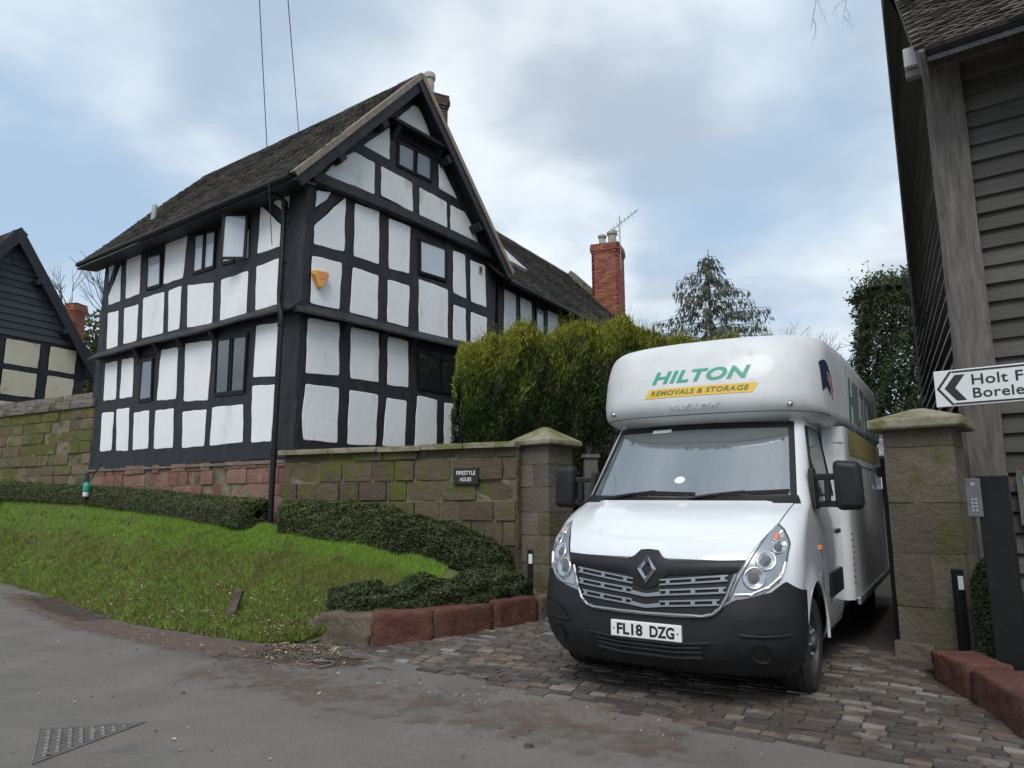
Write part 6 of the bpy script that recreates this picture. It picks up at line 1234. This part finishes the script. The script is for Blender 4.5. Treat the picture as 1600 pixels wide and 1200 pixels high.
# spruce with drooping branches
def spruce(name, label, base, h, r, seed, lean=.0):
    g = random.Random(seed); rg = np.random.default_rng(seed); root = empty(name, base); MB().tube([(0, 0, 0), (lean * .3, 0, h * .5), (lean, 0, h)], [.22, .12, .015], 8).obj('trunk', M_bark, root); P = []; T = []; bm_ = MB(); RRr = []
    nb_ = 96
    for i in range(nb_):
        f = (i / nb_) ** .85; z = h * (.18 + .80 * f); ln = r * (1 - f) ** .9 * g.uniform(.5, 1.12) + .25; a = i * 2.4 + g.uniform(-.4, .4); pts = []
        for k in range(7):
            t = k / 6; pts.append(Vector((lean * z / h + math.cos(a) * ln * t, math.sin(a) * ln * t, z + ln * (.28 * t - .62 * t * t + .28 * t ** 3)))) 
        bm_.tube(pts, [.035 * (1 - f * .5) * (1 - .85 * k / 6) + .004 for k in range(7)], 4)
        m_ = int(42 * ln) + 24
        for k in range(m_):
            t = g.uniform(.22, 1.); j = min(int(t * 6), 5); p = pts[j].lerp(pts[j + 1], t * 6 - j); w = .5 * (1.1 - t) * ln / r + .08; side_ = Vector((-math.sin(a), math.cos(a), 0)); q = p + side_ * g.uniform(-w, w) + Vector((0, 0, -abs(g.gauss(0, .22)) * (.4 + .8 * t))); P.append(q[:]); T.append((math.cos(a) * .25 + g.gauss(0, .25), math.sin(a) * .25 + g.gauss(0, .25), -1.)); RRr.append(.45 + g.gauss(0, .18))
    bm_.obj('branches', M_bark, root); P = np.array(P); A = np.array(T); A /= np.linalg.norm(A, axis=1)[:, None]; n = len(P); B = np.cross(A, rg.normal(0, 1, (n, 3))); B /= np.linalg.norm(B, axis=1)[:, None]; s = rg.uniform(.14, .36, n)[:, None]
    V = np.zeros((n, 4, 3)); V[:, 0] = P; V[:, 1] = P + A * s * .5 + B * s * .13; V[:, 2] = P + A * s; V[:, 3] = P + A * s * .5 - B * s * .13; mesh_np('crown', V.reshape(-1, 3), np.arange(4 * n).reshape(-1, 4), M_conif, root, np.clip(RRr, .02, .98)); return tag(root, label, 'tree')
spruce('conifer_tree', 'grey-green drooping conifer rising beyond the yew hedge', (9.7, 34., 2.), 12.3, 7.6, 41, .15)
def bare_tree(name, label, base, h, seed, spread=.5, depth=6):
    g = random.Random(seed); root = empty(name, base); mb = MB()
    def grow(p, d, ln, r, k):
        q = p + d * ln; mid = (p + q) / 2 + Vector([g.uniform(-.06, .06) * ln for _ in range(3)]); mb.tube([p, mid, q], [r, r * .85, r * .7], 5 if k > 2 else 3, False)
        if k == 0: return
        for _ in range(3 if k > 1 else 2): 
            e = (d + Vector([g.uniform(-spread, spread) for _ in range(3)]) + Vector((0, 0, .08))).normalized(); grow(q, e, ln * g.uniform(.62, .85), r * .62, k - 1)
    grow(Vector((0, 0, 0)), Vector((0, 0, 1)), h * .26, h * .016, depth); mb.obj('branches', M_bark, root); return tag(root, label, 'tree')
bare_tree('bare_tree', 'bare twiggy tree behind the conifer to its right', (13.0, 36, 2.), 9.6, 51, .62)
bare_tree('bare_tree', 'bare winter tree showing above the left barn roof', (-19.6, 34, 3.), 12.0, 52, .45)
def leafy(name, label, base, h, r, n, leaf, seed, group=None):
    g = np.random.default_rng(seed); root = empty(name, base); MB().tube([(0, 0, 0), (.1, 0, h * .45), (0, .1, h * .8)], [.3, .2, .06], 7).obj('trunk', M_bark, root); cs = g.normal(0, 1, (26, 3)); cs /= np.linalg.norm(cs, axis=1)[:, None]; cs = cs * g.uniform(.35, .9, 26)[:, None] * np.array([r, r, h * .36]) + np.array([0, 0, h * .62])
    k = g.integers(0, 26, n); d = g.normal(0, 1, (n, 3)); d /= np.linalg.norm(d, axis=1)[:, None]; P = cs[k] + d * (r * .38 * g.uniform(.5, 1.05, n) ** .5)[:, None]; leaves('crown', P, d, leaf, M_fartree, root, .45 + .25 * d[:, 2] + g.normal(0, .15, n), seed=seed); return tag(root, label, 'tree', group)
leafy('woodland_tree', 'green tree between left barn roof and the house', (-20.8, 42, 3), 11.5, 4.2, 15000, .30, 61)
leafy('woodland_tree', 'dull green tree low behind the left barn chimney', (-25., 44, 3), 9.5, 4.0, 12000, .30, 62)
leafy('woodland_tree', 'distant tree low behind the parked white car', (15.5, 38, 1.5), 7.5, 3.6, 9000, .3, 63)

# ------------------------------------------------------------------ parked car far up the yard
cr = empty('parked_car', mtx=Matrix.Translation((9.15, 17.2, 2.02)) @ Matrix.Rotation(R_(-30), 4, 'Z'))
prof = [(-2.0, .35), (-2.05, .62), (-1.9, .88), (-1.1, 1.0), (-.45, 1.48), (.9, 1.52), (1.75, 1.08), (2.0, .95), (2.05, .5), (1.95, .33)]
mb = MB(); rows = []
for x, k in ((-.86, .93), (-.80, 1.), (.80, 1.), (.86, .93)): rows.append([(x * (1 if z < 1.05 else .80), y * k, z * (1 if abs(x) < .82 else .985)) for y, z in prof])
mb.grid(rows); n = len(prof); e = len(mb.v); mb.f += [tuple(range(n)), tuple(range(e - 1, e - n - 1, -1))]; smooth_angle(mb.obj('car_body', M_white, cr), 40)
for sg in (-1, 1):
    MB().add([(sg * .842, -.92, 1.04), (sg * .842, 1.5, 1.08), (sg * .70, .85, 1.46), (sg * .70, -.42, 1.43)], [(0, 1, 2, 3)]).obj('side_window', G_dark, cr)
    for y in (-1.3, 1.3):
        cw = MB(); cw.grid([[(sg * x, y + q * math.cos(t), .32 + q * math.sin(t)) for t in np.linspace(0, 6.2832, 21)] for x, q in ((.62, .32), (.875, .32), (.88, .22), (.86, 0.))]); cw.obj('wheel', M_rubber, cr)
    bevel(MB().box(sg * .55 - .2, sg * .55 + .2, -2.07, -1.98, .64, .78).obj('headlight', M_reflector, cr), .02); bevel(MB().box(sg * .62 - .02, sg * .62 + .02, -.4, .9, 1.52, 1.57).obj('roof_rail', M_alu, cr), .01)
MB().add([(-.72, -1.04, 1.045), (.72, -1.04, 1.045), (.62, -.52, 1.45), (-.62, -.52, 1.45)], [(0, 1, 2, 3)]).obj('windscreen', G_dark, cr); bevel(MB().box(-.5, .5, -2.08, -2.0, .42, .58).obj('grille', M_trim, cr), .01)
tag(cr, 'white car parked far up the yard behind the van', 'car')

# ------------------------------------------------------------------ wires, small things
for (a, b, lb) in (((-3.585, 9., 8.6), cor + fL(.72, 5.95, .10), 'left of the two overhead wires running to the house eaves'), ((-3.18, 9., 8.6), (-4.22, 13., 8.81), 'right of the two overhead wires running down to the roof')):
    a, b = Vector(a), Vector(b); a = b + (a - b) * 3; tag(MB().tube([a + (b - a) * t for t in np.linspace(0, 1, 12)], .007, 5).obj('overhead_wire', M_greybox), lb, 'wire')
gf = empty('hose_lance', (-8.55, 14.42, 1.6)); MB().tube([(0, 0, 0), (.0, .0, .32), (.06, .1, .55), (.10, .25, .78)], .014, 6).obj('rod', M_blackpaint, gf); smooth_angle(lathe([(.0, .20), (.055, .20), (.065, .24), (.065, .34), (.05, .38), (.03, .40), (0, .40)]).obj('canister', M_gplast, gf), 50)
smooth_angle(lathe([(.0, .12), (.05, .12), (.056, .14), (.056, .20), (0, .20)]).obj('lower_canister', M_plate, gf), 50); tag(gf, 'small green plastic canister on a dark rod by the low hedge', 'garden tool')
sk_ = empty('stone_marker', (-3.1, 8.25, .26)); me = stone_proto(77, .03); me.materials.append(M_kerb_grey); o = link(bpy.data.objects.new('stone', me), sk_); o.matrix_local = Matrix.Translation((-.03, .05, .14)) @ Matrix.Rotation(R_(16), 4, 'Y') @ Matrix.Diagonal((.10, .09, .40, 1)); tag(sk_, 'small leaning grey stone stuck in the grass bank', 'stone')
# triangular drain cover with raised studs
dc = empty('drain_cover', (-2.63, 4.14, ROAD)); dc.scale = (.92, .92, 1); tri = [Vector((-.03, 0, 0)), Vector((-.40, .72, 0)), Vector((.30, .88, 0))]
tri = [Vector((0.02, .02, 0)), Vector((-.38, .70, 0)), Vector((.26, .86, 0)), Vector((.24, .12, 0))][:3]
MB().hexa([tri[0] + Vector((0, 0, -.02)), tri[2] + Vector((0, 0, -.02)), tri[1] + Vector((0, 0, -.02)), tri[1] + Vector((-.001, 0, -.02)), tri[0] + Vector((0, 0, .005)), tri[2] + Vector((0, 0, .005)), tri[1] + Vector((0, 0, .005)), tri[1] + Vector((-.001, 0, .005))]).obj('plate', M_iron, dc)
rim = tri + [tri[0]]; mb = MB()
for a, b in zip(rim[:-1], rim[1:]):
    d_ = (b - a).normalized(); n_ = Vector((-d_.y, d_.x, 0)) * .006; mb.hexa([a - n_, b - n_, b + n_, a + n_, a - n_ + Vector((0, 0, .009)), b - n_ + Vector((0, 0, .009)), b + n_ + Vector((0, 0, .009)), a + n_ + Vector((0, 0, .009))])
mb.obj('rim', M_ironhi, dc)
e1, e2 = tri[1] - tri[0], tri[2] - tri[0]
for i in range(1, 10):
    for j in range(1, 10 - i):
        p = tri[0] + e1 * (i / 10) + e2 * (j / 10); s = .014; MB().hexa([p + Vector((-s, -s, .004)), p + Vector((s, -s, .004)), p + Vector((s, s, .004)), p + Vector((-s, s, .004)), p + Vector((-s * .7, -s * .7, .014)), p + Vector((s * .7, -s * .7, .014)), p + Vector((s * .7, s * .7, .014)), p + Vector((-s * .7, s * .7, .014))]).obj('stud', M_ironhi, dc)
tag(dc, 'worn triangular iron drain cover set in the lane', 'drain cover')
# silt, leaf litter, twigs
def silt_mat(name, c0, c1):
    m = mat(name, [c0, c1], .95, 7, 7, .8, 110, bdist=.01); nt = m.node_tree; N = nt.nodes; Lk = nt.links
    at = N.new('ShaderNodeAttribute'); at.attribute_name = 'cover'; geo = N.new('ShaderNodeNewGeometry'); nz = N.new('ShaderNodeTexNoise'); nz.inputs['Scale'].default_value = 5.; nz.inputs['Detail'].default_value = 9; nz.inputs['Roughness'].default_value = .72
    Lk.new(geo.outputs['Position'], nz.inputs['Vector']); ad = N.new('ShaderNodeMath'); ad.operation = 'ADD'; Lk.new(at.outputs['Fac'], ad.inputs[0]); Lk.new(nz.outputs[0], ad.inputs[1])
    mr = N.new('ShaderNodeMapRange'); mr.interpolation_type = 'SMOOTHSTEP'; mr.inputs[1].default_value = .86; mr.inputs[2].default_value = 1.22; mr.inputs[4].default_value = .82; Lk.new(ad.outputs[0], mr.inputs[0]); Lk.new(mr.outputs[0], N['Principled BSDF'].inputs['Alpha']); return m
M_siltf = silt_mat('washed_silt', (.12, .076, .056), (.19, .125, .095)); M_mudf = silt_mat('washed_mud', (.045, .032, .024), (.10, .068, .05))
def silt(path, wid, m, nm, lb, z, lvl=.66):
    P_ = [Vector(p) for p in path]; rows = []; cv = []
    for i in range(len(P_)):
        t = (P_[min(i + 1, len(P_) - 1)] - P_[max(i - 1, 0)]).normalized(); n_ = Vector((-t.y, t.x)); w = wid[i]
        rows.append([(*(P_[i] + n_ * w * k), z) for k in np.linspace(-1, 1, 11)]); cv.append([(1 - k * k) * (0 if i in (0, len(P_) - 1) else 1) * lvl for k in np.linspace(-1, 1, 11)])
    o = MB().grid(rows).obj(nm, m); at = o.data.attributes.new('cover', 'FLOAT', 'POINT'); at.data.foreach_set('value', np.array(cv, np.float32).ravel()); tag(o, lb, kind='stuff')
silt([(-9.4, 13.3), (-7.6, 11.4), (-6.2, 9.95), (-4.9, 8.75), (-3.9, 8.1), (-3.0, 7.5), (-2.2, 7.1), (-1.5, 6.8), (-.9, 6.55)], [.3, .4, .45, .5, .55, .7, .8, .6, .3], M_siltf, 'silt', 'reddish silt washed along the foot of the bank', ROAD + .004)
silt([(-3.3, 6.5), (-2.6, 6.3), (-1.8, 6.0), (-1.0, 5.6), (0., 5.0), (1.0, 4.4), (1.8, 4.0)], [.6, .9, 1.0, 1.05, 1.0, .8, .5], M_siltf, 'silt', 'reddish silt spread over the middle of the lane', ROAD + .0045, .50)
silt([(-8.6, 12.75), (-7.2, 11.25), (-6.1, 10.1), (-5.2, 9.25), (-4.6, 8.75)], [.2, .35, .42, .36, .2], M_mudf, 'mud', 'dark mud at the left edge of the lane', ROAD + .008)
silt([(-2.9, 7.45), (-2.4, 7.25), (-1.9, 7.0), (-1.5, 6.75), (-1.1, 6.6)], [.2, .38, .42, .32, .15], M_mudf, 'mud', 'dark mulch swept below the pointed kerb stone', ROAD + .0085)
def litter(n, seed):
    g = np.random.default_rng(seed); s = g.uniform(2.2, 6.7, n); t = np.abs(g.normal(0, .20, n)); P = lawn_pt(s, np.clip(t, 0, 1.0)); P[:, 2] += .075
    k = n // 2; x = -2.05 + g.normal(0, .28, k); y = 7.25 + g.normal(0, .30, k) - (x + 2.05) * .45; Q = np.stack([x, y, ROAD + .012 + 0 * x], -1); kk = n // 6; Q2 = np.stack([g.uniform(-6, 3, kk), g.uniform(4.2, 8, kk), ROAD + .012 + np.zeros(kk)], -1); Q2 = Q2[(Q2[:, 1] < 6.9 - .35 * Q2[:, 0])]; Q2 = Q2[Q2[:, 0] < .3]
    kb_ = n // 2; sb = g.uniform(5.9, 8.6, kb_); tb = g.uniform(0, .5, kb_); B_ = lawn_pt(sb, tb); B_[:, 2] += .012
    return np.concatenate([P, Q, Q2[:60], B_])
Pl = litter(1300, 71); Nl = np.tile([0, 0, 1.], (len(Pl), 1)); lf = leaves('leaf_litter', Pl, Nl, .042, M_litter, None, np.random.default_rng(5).uniform(0, 1, len(Pl)), .5, 72, jit=.35); tag(lf, 'scattered dry leaves along the bank and lane edge', 'leaves', kind='stuff')
tw = MB(); g = random.Random(9)
for i in range(60):
    x = -2.05 + g.gauss(0, .32); y = 6.95 + g.gauss(0, .20) - (x + 2.05) * .35; a = g.uniform(-.6, .6); L_ = g.uniform(.06, .28); tw.tube([(x, y, ROAD + .014), (x + L_ / 2 * math.cos(a), y + L_ / 2 * math.sin(a) + .01, ROAD + .022), (x + L_ * math.cos(a), y + L_ * math.sin(a), ROAD + .012)], .005, 4)
tag(tw.obj('twigs', M_bark), 'heap of dark twigs on the lane before the pointed kerb', 'twigs', kind='stuff')
cb = MB().tube([(-1.73 + .15 * math.cos(t), 6.61 + .13 * math.sin(t), ROAD + .018) for t in np.linspace(-1.2, 2.4, 18)], .009, 6).obj('cable_loop', M_greybox); tag(cb, 'curled grey cable end lying on the lane by the twigs', 'cable')
for (x, y, s, lb) in ((.10, 4.45, .035, 'small dark pebble lying on the lane nearest the camera'), (.40, 4.85, .028, 'small pale pebble lying alone on the lane')):
    me = stone_proto(int(s * 1000), .08); me.materials.append(M_kerb_grey); o = link(bpy.data.objects.new('pebble', me)); o.location = (x, y, ROAD + s * .3); o.scale = (s * 1.5, s, s * .7); tag(o, lb, 'pebble')

# grit and crumbs of gravel on the lane and the drive
g = np.random.default_rng(91); n = 5200; x = g.uniform(-7, 4, n); y = g.uniform(3.6, 12, n); keep = (y < np.interp(x, [-9.58, -6.67, -4.62, -3.55, -2.64, -2.2, 4], [13.4, 10.7, 8.7, 8.05, 7.5, 7.2, 3.2])) & (x < 1.6); near = np.interp(x, [-9.58, -6.67, -4.62, -3.55, -2.64, -2.2, 4], [13.4, 10.7, 8.7, 8.05, 7.5, 7.2, 3.2]) - y
keep &= (near < .6) | (g.random(n) < .10); x, y = x[keep], y[keep]; n = len(x); sz = g.uniform(.004, .014, n) * (1 + (g.random(n) < .04)); V = np.zeros((n, 4, 3)); a = g.uniform(0, 6.283, n)
for k in range(3): V[:, k] = np.stack([x + np.cos(a + k * 2.094) * sz, y + np.sin(a + k * 2.094) * sz * 1.1, ROAD + .003 + 0 * x], -1)
V[:, 3] = np.stack([x + g.normal(0, .002, n), y, ROAD + .005 + sz * .8], -1); b4 = np.arange(n)[:, None] * 4
Fg = np.concatenate([b4 + np.array([[0, 1, 3]]), b4 + np.array([[1, 2, 3]]), b4 + np.array([[2, 0, 3]])])
M_grit = mat('grit', [(.06, .05, .042), (.14, .12, .10), (.34, .31, .27)], .9, 10, 3, attr='rnd', rnd=.9)
tag(mesh_np('grit', V.reshape(-1, 3), Fg, M_grit, None, np.tile(g.random(n), 3)), 'loose grit scattered over the lane', 'grit', kind='stuff')
# thin bare twigs hanging into the top of the view from a tree beside the barn
hb = MB(); rg_ = random.Random(17)
def twig(p, d, ln, r, k):
    p = Vector(p); pts = [p]; dd = Vector(d)
    for i in range(5): dd = (dd + Vector((rg_.uniform(-.25, .25), rg_.uniform(-.2, .2), -.12 + rg_.uniform(-.12, .12)))).normalized(); pts.append(pts[-1] + dd * ln / 5)
    hb.tube(pts, [r * (1 - .15 * i) for i in range(6)], 4)
    if k:
        for i in (2, 3, 4): twig(pts[i], dd + Vector((rg_.uniform(-.8, .8), rg_.uniform(-.4, .4), rg_.uniform(-.6, .3))), ln * .45, r * .55, k - 1)
for (x, z) in ((4.95, 9.85), (5.35, 9.8)): twig((x, 10., z), (-.25, 0, -.9), .95, .006, 2)
tag(hb.obj('hanging_twigs', M_bark), 'thin bare twigs hanging at the top beside the barn roof', 'twigs')
